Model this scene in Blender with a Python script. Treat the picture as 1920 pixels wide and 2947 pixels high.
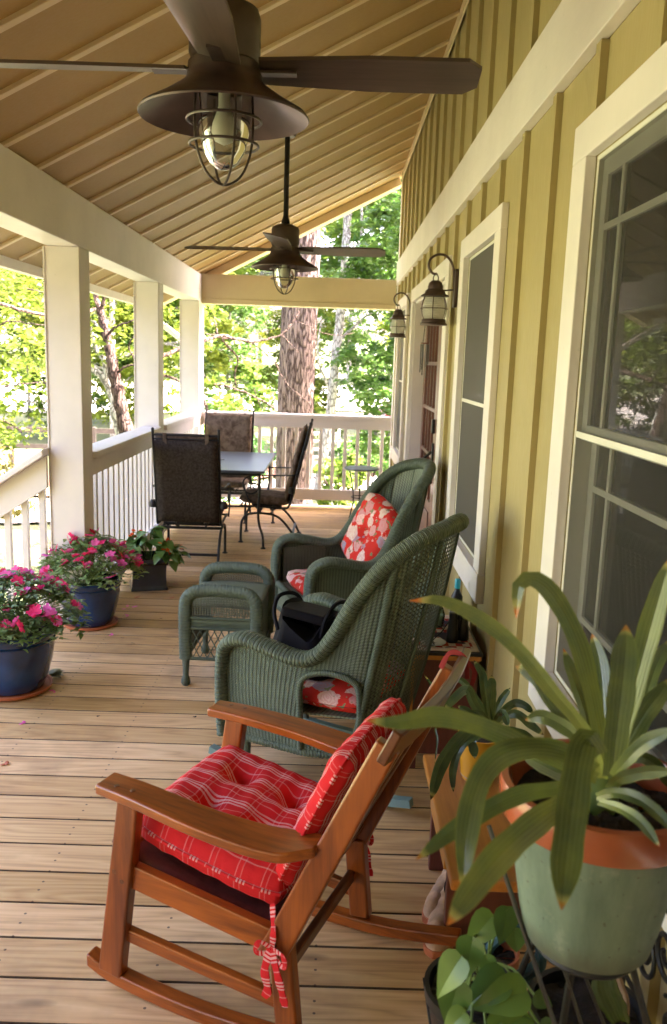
import bpy, math, random
import numpy as np
from mathutils import Vector, Matrix, Euler
random.seed(7); rng = np.random.default_rng(7)
PI = math.pi; R = math.radians
for o in list(bpy.data.objects): bpy.data.objects.remove(o)
scene = bpy.context.scene; C = scene.collection
# ------------------------------------------------ camera
CX, CY, F = 960.0, 1473.5, 2400.0
AX = np.array([[0.99946153, 0.03259114, 0.00380456], [0.00205015, -0.17774834, 0.98407384], [0.03274834, -0.98353614, -0.17771944]])
EYE = np.array([0, 0, 1.54])
cd = bpy.data.cameras.new('camera'); cam = bpy.data.objects.new('camera', cd); C.objects.link(cam)
cd.sensor_fit = 'VERTICAL'; cd.sensor_height = 36; cd.lens = F / 2947 * 36
r_, u_, b_ = AX[:, 0], -AX[:, 1], -AX[:, 2]
cam.matrix_world = Matrix(((r_[0], u_[0], b_[0], 0), (r_[1], u_[1], b_[1], 0), (r_[2], u_[2], b_[2], 1.54), (0, 0, 0, 1)))
cd.clip_start = .05; cd.clip_end = 600
cd.dof.use_dof = True; cd.dof.focus_distance = 2.7; cd.dof.aperture_fstop = 5.6
scene.camera = cam
# ------------------------------------------------ world, sun, exposure
SUN_EL, SUN_AZ = 52.0, 88.0      # azimuth clockwise from +Y (over the house, from the right)
w = bpy.data.worlds.new("World"); scene.world = w; w.use_nodes = True
nt = w.node_tree; bg = nt.nodes['Background']; sk = nt.nodes.new('ShaderNodeTexSky')
sk.sky_type = 'NISHITA'; sk.sun_disc = False; sk.sun_elevation = R(SUN_EL); sk.sun_rotation = R(SUN_AZ)
sk.air_density = 1.0; sk.dust_density = 5.0; sk.ozone_density = 1.0
tn = nt.nodes.new('ShaderNodeMix'); tn.data_type = 'RGBA'; tn.blend_type = 'MULTIPLY'; tn.inputs[0].default_value = 1; tn.inputs[7].default_value = (1.17, .965, 1.00, 1)
nt.links.new(sk.outputs[0], tn.inputs[6]); nt.links.new(tn.outputs[2], bg.inputs[0]); bg.inputs[1].default_value = .15
sl = bpy.data.lights.new('sun', 'SUN'); sl.energy = 5.0; sl.angle = R(.5); sl.color = (1, .95, .88)
so = bpy.data.objects.new('sun', sl); C.objects.link(so)
sd = Vector((math.sin(R(SUN_AZ)) * math.cos(R(SUN_EL)), math.cos(R(SUN_AZ)) * math.cos(R(SUN_EL)), math.sin(R(SUN_EL))))
so.rotation_euler = sd.to_track_quat('Z', 'Y').to_euler(); so.location = (20, 20, 30)
vs = scene.view_settings; vs.view_transform = 'Standard'; vs.look = 'None'; vs.gamma = 1; vs.use_curve_mapping = False
vs.exposure = 4.25

# ------------------------------------------------ helpers
def at(u, v, t):
    "a point t metres away along the camera axis, through photo pixel u,v"
    r = AX @ np.array([u - CX, v - CY, F]) / F
    return tuple(EYE + t * r)
def tag(o, label=None, cat=None, group=None, kind=None):
    if label: o['label'] = label
    if cat: o['category'] = cat
    if group: o['group'] = group
    if kind: o['kind'] = kind
    return o
def thing(name, label, cat, loc=(0, 0, 0), rz=0, group=None):
    o = bpy.data.objects.new(name, None); C.objects.link(o); o.location = loc; o.rotation_euler = (0, 0, rz)
    o.empty_display_size = .05
    return tag(o, label, cat, group)
def dup(o, parent=None):
    c = o.copy(); C.objects.link(c); c.parent = parent
    for ch in list(o.children): dup(ch, c)
    return c
class MB:
    def __init__(s): s.v = []; s.f = []; s.uv = []; s.fa = []
    def add(s, vs, fs, uvs=None, fa=0.0):
        n = len(s.v); s.v += [tuple(v) for v in vs]
        for i, f in enumerate(fs):
            s.f.append([n + k for k in f]); s.fa.append(fa)
            s.uv.append(uvs[i] if uvs else [(0, 0)] * len(f))
        return s
    def box(s, c, d, rot=None, fa=0.0, taper=1.0):
        x, y, z = [k / 2 for k in d]; t = taper
        P = [Vector(p) for p in ((-x, -y, -z), (x, -y, -z), (x, y, -z), (-x, y, -z), (-x * t, -y * t, z), (x * t, -y * t, z), (x * t, y * t, z), (-x * t, y * t, z))]
        M = (rot if isinstance(rot, Matrix) else Euler(rot).to_matrix()) if rot is not None else Matrix.Identity(3)
        c = Vector(c)
        return s.add([M @ p + c for p in P], [(3, 2, 1, 0), (4, 5, 6, 7), (0, 1, 5, 4), (1, 2, 6, 5), (2, 3, 7, 6), (3, 0, 4, 7)], fa=fa)
    def lo(s, a, b, fa=0.0):
        return s.box([(a[i] + b[i]) / 2 for i in range(3)], [abs(b[i] - a[i]) for i in range(3)], fa=fa)
    def beam(s, a, b, w, h, side=(0, 1, 0), w2=None, h2=None):
        "bar from a to b; w along side, h along the third axis"
        a = Vector(a); b = Vector(b); d = (b - a).normalized(); sd = Vector(side); sd = (sd - d * sd.dot(d)).normalized(); up = d.cross(sd)
        vs = []
        for p, ww, hh in ((a, w, h), (b, w2 or w, h2 or h)):
            for i, j in ((-1, -1), (1, -1), (1, 1), (-1, 1)): vs.append(p + sd * ww / 2 * i + up * hh / 2 * j)
        return s.add(vs, [(3, 2, 1, 0), (4, 5, 6, 7), (0, 1, 5, 4), (1, 2, 6, 5), (2, 3, 7, 6), (3, 0, 4, 7)])
    def tube(s, path, r, n=8, closed=False, cap=True, sx=1.0, ref=None, rib=None):
        P = [Vector(p) for p in path]; m = len(P)
        rr = r if hasattr(r, '__len__') else [r] * m
        T = []
        for i in range(m):
            a = P[i - 1] if (i > 0 or closed) else P[i]; b = P[(i + 1) % m] if (i < m - 1 or closed) else P[i]
            t = (b - a); T.append(t.normalized() if t.length > 1e-9 else Vector((0, 0, 1)))
        nrm = Vector(ref) if ref is not None else T[0].orthogonal(); vs = []; L = 0
        Ls = [0]
        for i in range(1, m): Ls.append(Ls[-1] + (P[i] - P[i - 1]).length)
        for i in range(m):
            base = Vector(ref) if ref is not None else nrm
            nrm = base - T[i] * base.dot(T[i])
            nrm = nrm.normalized() if nrm.length > 1e-6 else T[i].orthogonal().normalized()
            bi = T[i].cross(nrm); sc = (sx[i] if hasattr(sx, '__len__') else sx)
            q = rr[i]
            for k in range(n):
                a = 2 * PI * k / n; vs.append(P[i] + nrm * math.cos(a) * q * sc + bi * math.sin(a) * q)
        fs = []; uvs = []
        mm = m if closed else m - 1
        for i in range(mm):
            j = (i + 1) % m
            for k in range(n):
                l = (k + 1) % n; fs.append((i * n + k, i * n + l, j * n + l, j * n + k))
                u0, u1 = Ls[i], (Ls[j] if j > i else Ls[i] + .01); c = 2 * PI * rr[i] / n
                uvs.append([(u0, k * c), (u0, (k + 1) * c), (u1, (k + 1) * c), (u1, k * c)])
        if cap and not closed:
            fs.append(tuple(range(n))[::-1]); uvs.append([(0, 0)] * n)
            fs.append(tuple((m - 1) * n + k for k in range(n))); uvs.append([(0, 0)] * n)
        return s.add(vs, fs, uvs)
    def lathe(s, prof, c=(0, 0, 0), n=32, cap=True):
        vs = []; fs = []; uvs = []; m = len(prof)
        for r, z in prof:
            for k in range(n):
                a = 2 * PI * k / n; vs.append((c[0] + r * math.cos(a), c[1] + r * math.sin(a), c[2] + z))
        for i in range(m - 1):
            for k in range(n):
                l = (k + 1) % n; fs.append((i * n + k, i * n + l, (i + 1) * n + l, (i + 1) * n + k))
                uvs.append([(k / n, i), (k / n + 1 / n, i), (k / n + 1 / n, i + 1), (k / n, i + 1)])
        if cap:
            if prof[0][0] > 1e-4: fs.append(tuple(range(n))[::-1]); uvs.append([(0, 0)] * n)
            if prof[-1][0] > 1e-4: fs.append(tuple((m - 1) * n + k for k in range(n))); uvs.append([(0, 0)] * n)
        return s.add(vs, fs, uvs)
    def grid(s, fn, nu, nv, skip=None, uvf=None, closed=False):
        vs = [fn(i / nu, j / nv) for j in range(nv + 1) for i in range(nu + 1)]; fs = []; uvs = []
        for j in range(nv):
            for i in range(nu):
                if skip and skip((i + .5) / nu, (j + .5) / nv): continue
                a = j * (nu + 1) + i; fs.append((a, a + 1, a + nu + 2, a + nu + 1))
                q = [(i / nu, j / nv), ((i + 1) / nu, j / nv), ((i + 1) / nu, (j + 1) / nv), (i / nu, (j + 1) / nv)]
                uvs.append([uvf(*k) for k in q] if uvf else q)
        return s.add(vs, fs, uvs)
    def prism(s, pts, a, b, ax='y'):
        "outline pts (2D) extruded from a to b along ax"
        n = len(pts)
        def P(p, k): return {'y': (p[0], k, p[1]), 'x': (k, p[0], p[1]), 'z': (p[0], p[1], k)}[ax]
        vs = [P(p, a) for p in pts] + [P(p, b) for p in pts]
        fs = [tuple(range(n))[::-1], tuple(range(n, 2 * n))] + [(i, (i + 1) % n, n + (i + 1) % n, n + i) for i in range(n)]
        return s.add(vs, fs)
    def sphere(s, c, r, nu=16, nv=10, sc=(1, 1, 1)):
        return s.grid(lambda u, v: (c[0] + r * sc[0] * math.cos(2 * PI * u) * math.sin(PI * v), c[1] + r * sc[1] * math.sin(2 * PI * u) * math.sin(PI * v), c[2] - r * sc[2] * math.cos(PI * v)), nu, nv)
    def build(s, name, mat, parent=None, smooth=40, bevel=0, seg=2, merge=False, solid=0, sub=0, loc=None):
        me = bpy.data.meshes.new(name); me.from_pydata([tuple(v) for v in s.v], [], s.f)
        uvl = me.uv_layers.new(name='UVMap'); flat = [c for f in s.uv for p in f for c in p]
        uvl.data.foreach_set('uv', flat)
        if any(s.fa): at_ = me.attributes.new('bv', 'FLOAT', 'FACE'); at_.data.foreach_set('value', s.fa)
        me.validate(); me.update()
        if smooth:
            me.shade_smooth(); me.set_sharp_from_angle(angle=R(smooth))
        me.materials.append(mat)
        o = bpy.data.objects.new(name, me); C.objects.link(o)
        if parent is not None: o.parent = parent
        if loc: o.location = loc
        if merge: m = o.modifiers.new('w', 'WELD'); m.merge_threshold = 1e-4
        if solid: m = o.modifiers.new('s', 'SOLIDIFY'); m.thickness = solid; m.offset = 0
        if bevel:
            m = o.modifiers.new('b', 'BEVEL'); m.width = bevel; m.segments = seg; m.limit_method = 'ANGLE'; m.angle_limit = R(50); m.harden_normals = False
        if sub: m = o.modifiers.new('u', 'SUBSURF'); m.levels = sub; m.render_levels = sub
        return o
def spline(pts, n=8, closed=False):
    "Catmull-Rom through pts"
    P = [np.array(p, float) for p in pts]; m = len(P); out = []
    rng_ = m if closed else m - 1
    for i in range(rng_):
        p1, p2 = P[i], P[(i + 1) % m]
        p0 = P[i - 1] if (i > 0 or closed) else 2 * p1 - p2
        p3 = P[(i + 2) % m] if (i + 2 < m or closed) else 2 * p2 - p1
        for k in range(n):
            t = k / n; out.append(.5 * ((2 * p1) + (-p0 + p2) * t + (2 * p0 - 5 * p1 + 4 * p2 - p3) * t * t + (-p0 + 3 * p1 - 3 * p2 + p3) * t ** 3))
    if not closed: out.append(P[-1])
    return out
def lerp(a, b, t): return a + (b - a) * t
def resample(path, n):
    P = np.array([list(p) for p in path], float); L = np.concatenate([[0], np.cumsum(np.linalg.norm(np.diff(P, axis=0), axis=1))])
    q = np.linspace(0, L[-1], n); return [np.array([np.interp(k, L, P[:, c]) for c in range(P.shape[1])]) for k in q]

# ------------------------------------------------ materials
class N:
    def __init__(s, name):
        s.m = bpy.data.materials.new(name); s.m.use_nodes = True; s.t = s.m.node_tree; s.b = s.t.nodes['Principled BSDF']; s.out = s.t.nodes['Material Output']
    def n(s, typ, **k):
        o = s.t.nodes.new('ShaderNode' + typ)
        for a, v in k.items():
            if hasattr(o, a): setattr(o, a, v)
        return o
    def l(s, a, b): s.t.links.new(a, b)
    def math(s, op, a, b=None, c=None, clamp=False):
        o = s.n('Math', operation=op); o.use_clamp = clamp
        for i, x in enumerate((a, b, c)):
            if x is None: continue
            if hasattr(x, 'is_output'): s.l(x, o.inputs[i])
            else: o.inputs[i].default_value = x
        return o.outputs[0]
    def mix(s, fac, a, b, mode='MIX'):
        o = s.n('Mix', data_type='RGBA', blend_type=mode)
        for i, x in ((0, fac), (6, a), (7, b)):
            if hasattr(x, 'is_output'): s.l(x, o.inputs[i])
            else: o.inputs[i].default_value = x if i == 0 else (*x[:3], 1)
        return o.outputs[2]
    def coord(s, scale=(1, 1, 1), kind='Object', rot=(0, 0, 0)):
        tc = s.n('TexCoord'); mp = s.n('Mapping'); mp.inputs['Scale'].default_value = scale; mp.inputs['Rotation'].default_value = rot
        s.l(tc.outputs[kind], mp.inputs[0]); return mp.outputs[0]
    def noise(s, co, scale=5, detail=4, rough=.55, dist=0):
        o = s.n('TexNoise'); s.l(co, o.inputs['Vector']); o.inputs['Scale'].default_value = scale; o.inputs['Detail'].default_value = detail
        o.inputs['Roughness'].default_value = rough; o.inputs['Distortion'].default_value = dist; return o.outputs['Fac']
    def ramp(s, x, stops):
        o = s.n('ValToRGB'); s.l(x, o.inputs[0]); e = o.color_ramp.elements
        while len(e) < len(stops): e.new(.5)
        for q, (p, c) in zip(e, stops): q.position = p; q.color = (*c, 1) if len(c) == 3 else c
        return o.outputs[0]
    def rng(s, x, a, b, c=0, d=1):
        o = s.n('MapRange'); s.l(x, o.inputs[0]); o.inputs[1].default_value = a; o.inputs[2].default_value = b; o.inputs[3].default_value = c; o.inputs[4].default_value = d
        return o.outputs[0]
    def bump(s, h, strength=.3, dist=.002):
        o = s.n('Bump'); s.l(h, o.inputs['Height']); o.inputs['Strength'].default_value = strength; o.inputs['Distance'].default_value = dist
        s.l(o.outputs[0], s.b.inputs['Normal']); return o
    def col(s, c):
        if hasattr(c, 'is_output'): s.l(c, s.b.inputs['Base Color'])
        else: s.b.inputs['Base Color'].default_value = (*c, 1)
    def set(s, rough=.5, metal=0, spec=.5, coat=0):
        s.b.inputs['Roughness'].default_value = rough; s.b.inputs['Metallic'].default_value = metal; s.b.inputs['Specular IOR Level'].default_value = spec
        s.b.inputs['Coat Weight'].default_value = coat; s.b.inputs['Coat Roughness'].default_value = .15; return s
def simple(name, c, rough=.5, metal=0, var=.15, vs_=6, bs=.15, bsc=60, bd=.001, spec=.5, coat=0):
    n = N(name); n.set(rough, metal, spec, coat); co = n.coord()
    f = n.noise(co, vs_, 5); d = [k * (1 - var) for k in c]; l = [min(1, k * (1 + var)) for k in c]
    n.col(n.ramp(f, [(.3, d), (.7, l)]))
    if bs: n.bump(n.noise(co, bsc, 4), bs, bd)
    return n.m
def m_paint(name, c, grain=(1, 1, 1), rough=.5, dirt=.12):
    n = N(name); n.set(rough, 0, .4); co = n.coord(grain); c0 = n.coord()
    g = n.noise(co, 40, 5, .6); f = n.noise(c0, 2.3, 6, .6)
    base = n.ramp(f, [(.3, [k * (1 - dirt) for k in c]), (.65, c)])
    sp = n.math('GREATER_THAN', n.noise(c0, 30, 2), .74)
    base = n.mix(n.math('MULTIPLY', sp, .18), base, [k * .5 for k in c])
    n.col(base); n.bump(g, .35, .0012); n.l(n.rng(g, .3, .7, rough - .08, rough + .12), n.b.inputs['Roughness'])
    return n.m
def m_wood(name, dark, light, axis='x', scale=1.0, rough=.35, coat=.3, ring=10):
    n = N(name); n.set(rough, 0, .5, coat)
    sc = {'x': (.7, 9, 9), 'y': (9, .7, 9), 'z': (9, 9, .7)}[axis]
    co = n.coord([k * scale for k in sc]); c0 = n.coord()
    g1 = n.noise(co, 1.6, 6, .6, .6); g2 = n.noise(co, 8, 4, .6)
    g = n.math('ADD', n.math('MULTIPLY', g1, .7), n.math('MULTIPLY', g2, .3))
    k = n.noise(c0, 3, 3)
    n.col(n.mix(n.rng(k, .35, .75), n.ramp(g, [(.32, dark), (.62, light)]), [q * .72 for q in light], 'MIX') if False else n.mix(n.math('MULTIPLY', n.rng(k, .45, .8), .5), n.ramp(g, [(.34, dark), (.58, light)]), dark))
    n.bump(g, .2, .001); return n.m
def m_deck():
    n = N('deck_boards'); n.set(.62, 0, .35)
    at_ = n.n('Attribute'); at_.attribute_name = 'bv'; bv = at_.outputs['Fac']
    tc = n.n('TexCoord'); sep = n.n('SeparateXYZ'); n.l(tc.outputs['Object'], sep.inputs[0])
    def vec(x, y, z):
        o = n.n('CombineXYZ')
        for i, q in enumerate((x, y, z)):
            if hasattr(q, 'is_output'): n.l(q, o.inputs[i])
            else: o.inputs[i].default_value = q
        return o.outputs[0]
    off = n.math('MULTIPLY', bv, 37.0); X = n.math('ADD', sep.outputs[0], off)
    fine = n.noise(vec(n.math('MULTIPLY', X, 2.2), n.math('MULTIPLY', sep.outputs[1], 90), off), 1, 5, .65)
    cath = n.noise(vec(n.math('MULTIPLY', X, 1.1), n.math('MULTIPLY', sep.outputs[1], 11), off), 1, 2, .4)
    rings = n.math('PINGPONG', n.math('MULTIPLY', cath, 9.0), .5)
    ringm = n.rng(rings, .0, .5, 0, 1)
    mid = n.noise(vec(n.math('MULTIPLY', X, 1.0), n.math('MULTIPLY', sep.outputs[1], 4), off), 1, 3)
    g = n.math('ADD', n.math('MULTIPLY', fine, .55), n.math('MULTIPLY', ringm, .24)); g = n.math('ADD', g, n.math('MULTIPLY', mid, .30))
    c = n.ramp(g, [(.25, (.34, .185, .070)), (.5, (.60, .362, .150)), (.75, (.72, .485, .225))])
    kn = n.n('TexVoronoi'); n.l(vec(n.math('MULTIPLY', X, 1.6), n.math('MULTIPLY', sep.outputs[1], 5.3), off), kn.inputs['Vector']); kn.inputs['Scale'].default_value = 1
    knot = n.rng(kn.outputs['Distance'], .03, .10, 1, 0)
    c = n.mix(n.math('MULTIPLY', knot, .7, clamp=True), c, (.10, .05, .025))
    hs = n.n('HueSaturation'); n.l(c, hs.inputs['Color']); n.l(n.rng(bv, 0, 1, .68, 1.18), hs.inputs['Value']); n.l(n.rng(bv, 0, 1, 1.08, .9), hs.inputs['Saturation'])
    c = hs.outputs[0]
    st = n.noise(tc.outputs['Object'], 2.1, 5, .6); c = n.mix(n.rng(st, .50, .72, 0, .5), c, (.17, .10, .055))
    # screw heads near the joists
    fx = n.math('ABSOLUTE', n.math('SUBTRACT', n.math('FRACT', n.math('MULTIPLY', sep.outputs[0], 1 / .406)), .5))
    fy = n.math('ABSOLUTE', n.math('SUBTRACT', n.math('PINGPONG', n.math('SUBTRACT', sep.outputs[1], 3.732), .0725), .0725 - .046 + .0))
    dd = n.math('ADD', n.math('POWER', n.math('MULTIPLY', n.math('SUBTRACT', .5, fx), .406), 2), n.math('POWER', n.math('SUBTRACT', fy, .0265), 2))
    c = n.mix(n.math('MULTIPLY', n.math('LESS_THAN', dd, .0000145), .8), c, (.05, .035, .03))
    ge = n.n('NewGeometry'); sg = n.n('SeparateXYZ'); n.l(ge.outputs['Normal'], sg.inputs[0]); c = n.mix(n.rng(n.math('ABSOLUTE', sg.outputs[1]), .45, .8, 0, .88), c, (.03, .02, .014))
    n.col(c); n.bump(g, .45, .0015); n.l(n.rng(g, .3, .7, .5, .72), n.b.inputs['Roughness']); return n.m
def m_wicker(name, c, p=.012, q=.006, hole=0.0, bs=1.0, axis_swap=False, glossy=.45):
    n = N(name); n.set(glossy, 0, .45); tc = n.n('TexCoord'); s = n.n('SeparateXYZ'); n.l(tc.outputs['UV'], s.inputs[0])
    u, v = (s.outputs[1], s.outputs[0]) if axis_swap else (s.outputs[0], s.outputs[1])
    su = n.math('SINE', n.math('MULTIPLY', u, 2 * PI / p)); sv = n.math('SINE', n.math('MULTIPLY', v, 2 * PI / q))
    # over and under: the weft row lifts over every other stake
    row = n.math('PINGPONG', n.math('DIVIDE', v, q), 1.0)
    h = n.math('ADD', n.math('MULTIPLY', n.math('ABSOLUTE', n.math('SINE', n.math('MULTIPLY', u, PI / p))), .6), n.math('MULTIPLY', n.math('MULTIPLY', su, sv), .4))
    col = n.mix(n.rng(h, -.05, .65), [k * .22 for k in c], [k * 1.15 for k in c]); f = n.noise(n.coord(), 9, 4)
    col = n.mix(n.rng(f, .4, .7, 0, .4), col, [k * 1.35 + .012 for k in c]); n.col(col)
    n.bump(h, bs, .0035)
    if hole:
        a = n.math('LESS_THAN', n.math('ABSOLUTE', n.math('SINE', n.math('MULTIPLY', u, PI / p))), hole); b = n.math('GREATER_THAN', sv, -.35)
        k = n.math('MULTIPLY', a, b); tr = n.n('BsdfTransparent'); mx = n.n('MixShader'); n.l(k, mx.inputs[0]); n.l(n.b.outputs[0], mx.inputs[1]); n.l(tr.outputs[0], mx.inputs[2]); n.l(mx.outputs[0], n.out.inputs[0])
    return n.m
def m_leaf(name, c, c2, trans=.45, rough=.5, vein=False, spec=.3, tint=None):
    n = N(name); n.set(rough, 0, spec); co = n.coord(); f = n.noise(co, 1.3, 4, .6); g = n.noise(co, 11, 3)
    col = n.mix(n.rng(f, .35, .65), c, c2); col = n.mix(n.rng(g, .4, .75, 0, .45), col, [k * .55 for k in c])
    oi = n.n('ObjectInfo'); hs = n.n('HueSaturation'); n.l(col, hs.inputs['Color']); n.l(n.rng(oi.outputs['Random'], 0, 1, .72, 1.3), hs.inputs['Value']); n.l(n.rng(oi.outputs['Random'], 0, 1, .515, .488), hs.inputs['Hue']); col = hs.outputs[0]; n.col(col)
    tl = n.n('BsdfTranslucent'); n.l(n.mix(.0 if tint is None else .5, col, tint or c), tl.inputs[0]); mx = n.n('MixShader'); mx.inputs[0].default_value = trans
    n.l(n.b.outputs[0], mx.inputs[1]); n.l(tl.outputs[0], mx.inputs[2]); n.l(mx.outputs[0], n.out.inputs[0]); return n.m
def m_strap(name, base, tipc, edge):
    "leaf with long parallel veins, pale base, browned tip; u across, v along"
    n = N(name); n.set(.24, 0, .7, .3); tc = n.n('TexCoord'); s = n.n('SeparateXYZ'); n.l(tc.outputs['UV'], s.inputs[0]); u, v = s.outputs[0], s.outputs[1]
    st = n.math('SINE', n.math('ADD', n.math('MULTIPLY', u, 40), n.math('MULTIPLY', n.noise(n.coord(), 6, 2), 2.0))); co = n.coord((1, 1, 1)); f = n.noise(co, 14, 4)
    col = n.mix(n.rng(v, .0, .55), edge, base); col = n.mix(n.rng(st, -1, 1, 0, .42), col, [k * .42 for k in base]); col = n.mix(n.rng(f, .45, .75, 0, .6), col, edge)
    col = n.mix(n.rng(n.math('ABSOLUTE', n.math('SUBTRACT', u, .5)), .44, .49, 0, .6), col, edge)
    wob = n.math('ADD', v, n.rng(f, .3, .7, -.012, .012)); col = n.mix(n.rng(wob, .925, .955), col, (.42, .40, .14)); col = n.mix(n.rng(wob, .955, .975), col, tipc)
    oi = n.n('ObjectInfo'); hs = n.n('HueSaturation'); n.l(col, hs.inputs['Color']); n.l(n.rng(oi.outputs['Random'], 0, 1, .65, 1.35), hs.inputs['Value']); n.l(n.rng(oi.outputs['Random'], 0, 1, .52, .49), hs.inputs['Hue']); col = hs.outputs[0]; n.col(col)
    n.bump(st, .25, .0006)
    tl = n.n('BsdfTranslucent'); n.l(col, tl.inputs[0]); mx = n.n('MixShader'); mx.inputs[0].default_value = .22; n.l(n.b.outputs[0], mx.inputs[1]); n.l(tl.outputs[0], mx.inputs[2]); n.l(mx.outputs[0], n.out.inputs[0]); return n.m
def m_plaid():
    n = N('red_plaid_cotton'); n.set(.85, 0, .15); tc = n.n('TexCoord'); s = n.n('SeparateXYZ'); n.l(tc.outputs['UV'], s.inputs[0])
    def lines(x, per, offs, w):
        fr = n.math('FRACT', n.math('DIVIDE', x, per)); r = None
        for o, ww, st in offs:
            k = n.math('MULTIPLY', n.math('LESS_THAN', n.math('ABSOLUTE', n.math('SUBTRACT', fr, o)), ww / per / 2), st); r = k if r is None else n.math('MAXIMUM', r, k)
        return r
    offs = [(.14, .0042, .9), (.28, .0052, 1.0), (.42, .0042, .9), (.76, .0028, .5)]
    a = lines(s.outputs[0], .062, offs, 0); b = n.math('MULTIPLY', lines(s.outputs[1], .070, [(.3, .003, .8), (.5, .003, .6)], 0), .45)
    f = n.math('ADD', n.math('MULTIPLY', a, .6), n.math('MULTIPLY', b, .6), clamp=True)
    red = n.mix(n.noise(n.coord(), 12, 3), (.62, .018, .022), (.74, .030, .036))
    n.col(n.mix(n.math('MULTIPLY', f, .9), red, (.86, .68, .66)))
    wv = n.math('MULTIPLY', n.math('SINE', n.math('MULTIPLY', s.outputs[0], 2600)), n.math('SINE', n.math('MULTIPLY', s.outputs[1], 2600)))
    wr = n.noise(n.coord(), 26, 3, .5, .5)
    n.bump(n.math('ADD', n.math('MULTIPLY', wr, 1.0), n.math('MULTIPLY', wv, .05)), .9, .006); return n.m
def m_floral():
    n = N('red_floral_cotton'); n.set(.85, 0, .15); co = n.coord(); w = n.noise(co, 22, 3); v = n.n('TexVoronoi'); mp = n.n('Mapping'); n.l(co, mp.inputs[0])
    n.l(mp.outputs[0], v.inputs['Vector']); v.inputs['Scale'].default_value = 13
    d = n.math('ADD', v.outputs['Distance'], n.math('MULTIPLY', n.math('SUBTRACT', w, .5), .9)); sp = n.n('SeparateColor'); n.l(v.outputs['Color'], sp.inputs[0])
    fl = n.ramp(sp.outputs[0], [(.0, (.80, .52, .48)), (.45, (.78, .66, .55)), (.7, (.62, .30, .30)), (.9, (.30, .32, .42))])
    petal = n.math('SINE', n.math('MULTIPLY', d, 42)); fl = n.mix(n.rng(petal, -1, 1, 0, .4), fl, (.62, .12, .10))
    c = n.mix(n.math('LESS_THAN', d, .52), (.62, .035, .025), fl)
    g = n.noise(co, 34, 2); c = n.mix(n.math('MULTIPLY', n.math('GREATER_THAN', g, .63), n.math('GREATER_THAN', d, .36)), c, (.22, .24, .12)); n.col(c)
    n.bump(n.noise(co, 18, 3), .5, .004); return n.m
def m_glass(name, tint=(.9, .92, .9), refl=1.0, rough=.02, ior=1.5):
    n = N(name); tr = n.n('BsdfTransparent'); tr.inputs[0].default_value = (*tint, 1); gl = n.n('BsdfGlossy'); gl.inputs['Roughness'].default_value = rough; fr = n.n('Fresnel'); fr.inputs[0].default_value = ior
    mx = n.n('MixShader'); n.l(n.math('MULTIPLY', fr.outputs[0], refl, clamp=True), mx.inputs[0]); n.l(tr.outputs[0], mx.inputs[1]); n.l(gl.outputs[0], mx.inputs[2]); n.l(mx.outputs[0], n.out.inputs[0]); return n.m
def m_screen(name='insect_screen', k=.42, c=(.1, .1, .1)):
    n = N(name); n.set(.6, 0, .3); n.col(c); tr = n.n('BsdfTransparent'); mx = n.n('MixShader'); mx.inputs[0].default_value = k
    n.l(n.b.outputs[0], mx.inputs[1]); n.l(tr.outputs[0], mx.inputs[2]); n.l(mx.outputs[0], n.out.inputs[0]); return n.m
def m_bark(name, c1, c2, sc=(7, 7, 1.2), s=3, depth=.03, patch=None):
    n = N(name); n.set(.85, 0, .2); co = n.coord(sc); v = n.n('TexVoronoi'); v.feature = 'DISTANCE_TO_EDGE'; wv = n.noise(co, 1.3, 4, .6)
    mxv = n.n('VectorMath'); mxv.operation = 'ADD'; n.l(co, mxv.inputs[0]); cb = n.n('CombineXYZ'); n.l(wv, cb.inputs[0]); n.l(wv, cb.inputs[1]); n.l(cb.outputs[0], mxv.inputs[1]); n.l(mxv.outputs[0], v.inputs['Vector'])
    v.inputs['Scale'].default_value = s; e = n.rng(v.outputs['Distance'], .0, .16); f = n.noise(co, 9, 6, .7); h = n.math('ADD', e, n.math('MULTIPLY', f, .5))
    col = n.ramp(n.math('MULTIPLY', h, .75), [(.1, [k * .35 for k in c1]), (.45, c1), (.85, c2)])
    if patch: p = n.noise(n.coord(), .9, 4, .6); col = n.mix(n.rng(p, .55, .62), col, patch)
    n.col(col); n.bump(h, 1.0, depth); return n.m
M = {}
M['cream'] = m_paint('cream_trim_paint', (.80, .74, .70), (3, 3, .4))
M['cream_x'] = m_paint('cream_trim_paint_long_grain', (.80, .74, .70), (.4, .4, 3))
M['siding'] = m_paint('olive_yellow_siding_paint', (.425, .345, .158), (3, 3, .3), .55)
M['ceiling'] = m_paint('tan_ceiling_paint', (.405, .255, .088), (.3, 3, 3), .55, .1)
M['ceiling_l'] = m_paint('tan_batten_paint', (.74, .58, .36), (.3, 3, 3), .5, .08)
M['deck'] = m_deck()
M['bronze'] = simple('dark_bronze_metal', (.095, .062, .058), .42, .45, .25, 12, .15, 90, .0006)
M['bronze_l'] = simple('brown_fan_housing', (.085, .060, .052), .40, .5, .2, 12, .1, 90, .0005)
M['blade'] = m_wood('dark_walnut_fan_blade', (.045, .028, .022), (.095, .062, .048), 'x', 1.5, .4, .1)
M['bladeb'] = M['blade']
M['iron'] = simple('black_wrought_iron', (.022, .020, .021), .5, .3, .3, 20, .3, 120, .0008)
M['glass'] = m_glass('clear_lamp_glass', (.86, .88, .84), 1.3, .04)
M['glass_rib'] = None
M['pane'] = m_glass('window_pane', (.55, .55, .55), 1.6, .012, 1.5)
M['screen'] = m_screen('insect_screen', .16, (.085, .078, .072)); M['screen_thin'] = m_screen('thin_insect_screen', .45, (.026, .024, .022))
M['bulb'] = simple('frosted_bulb', (.62, .60, .54), .35, 0, .03, 5, 0)
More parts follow.
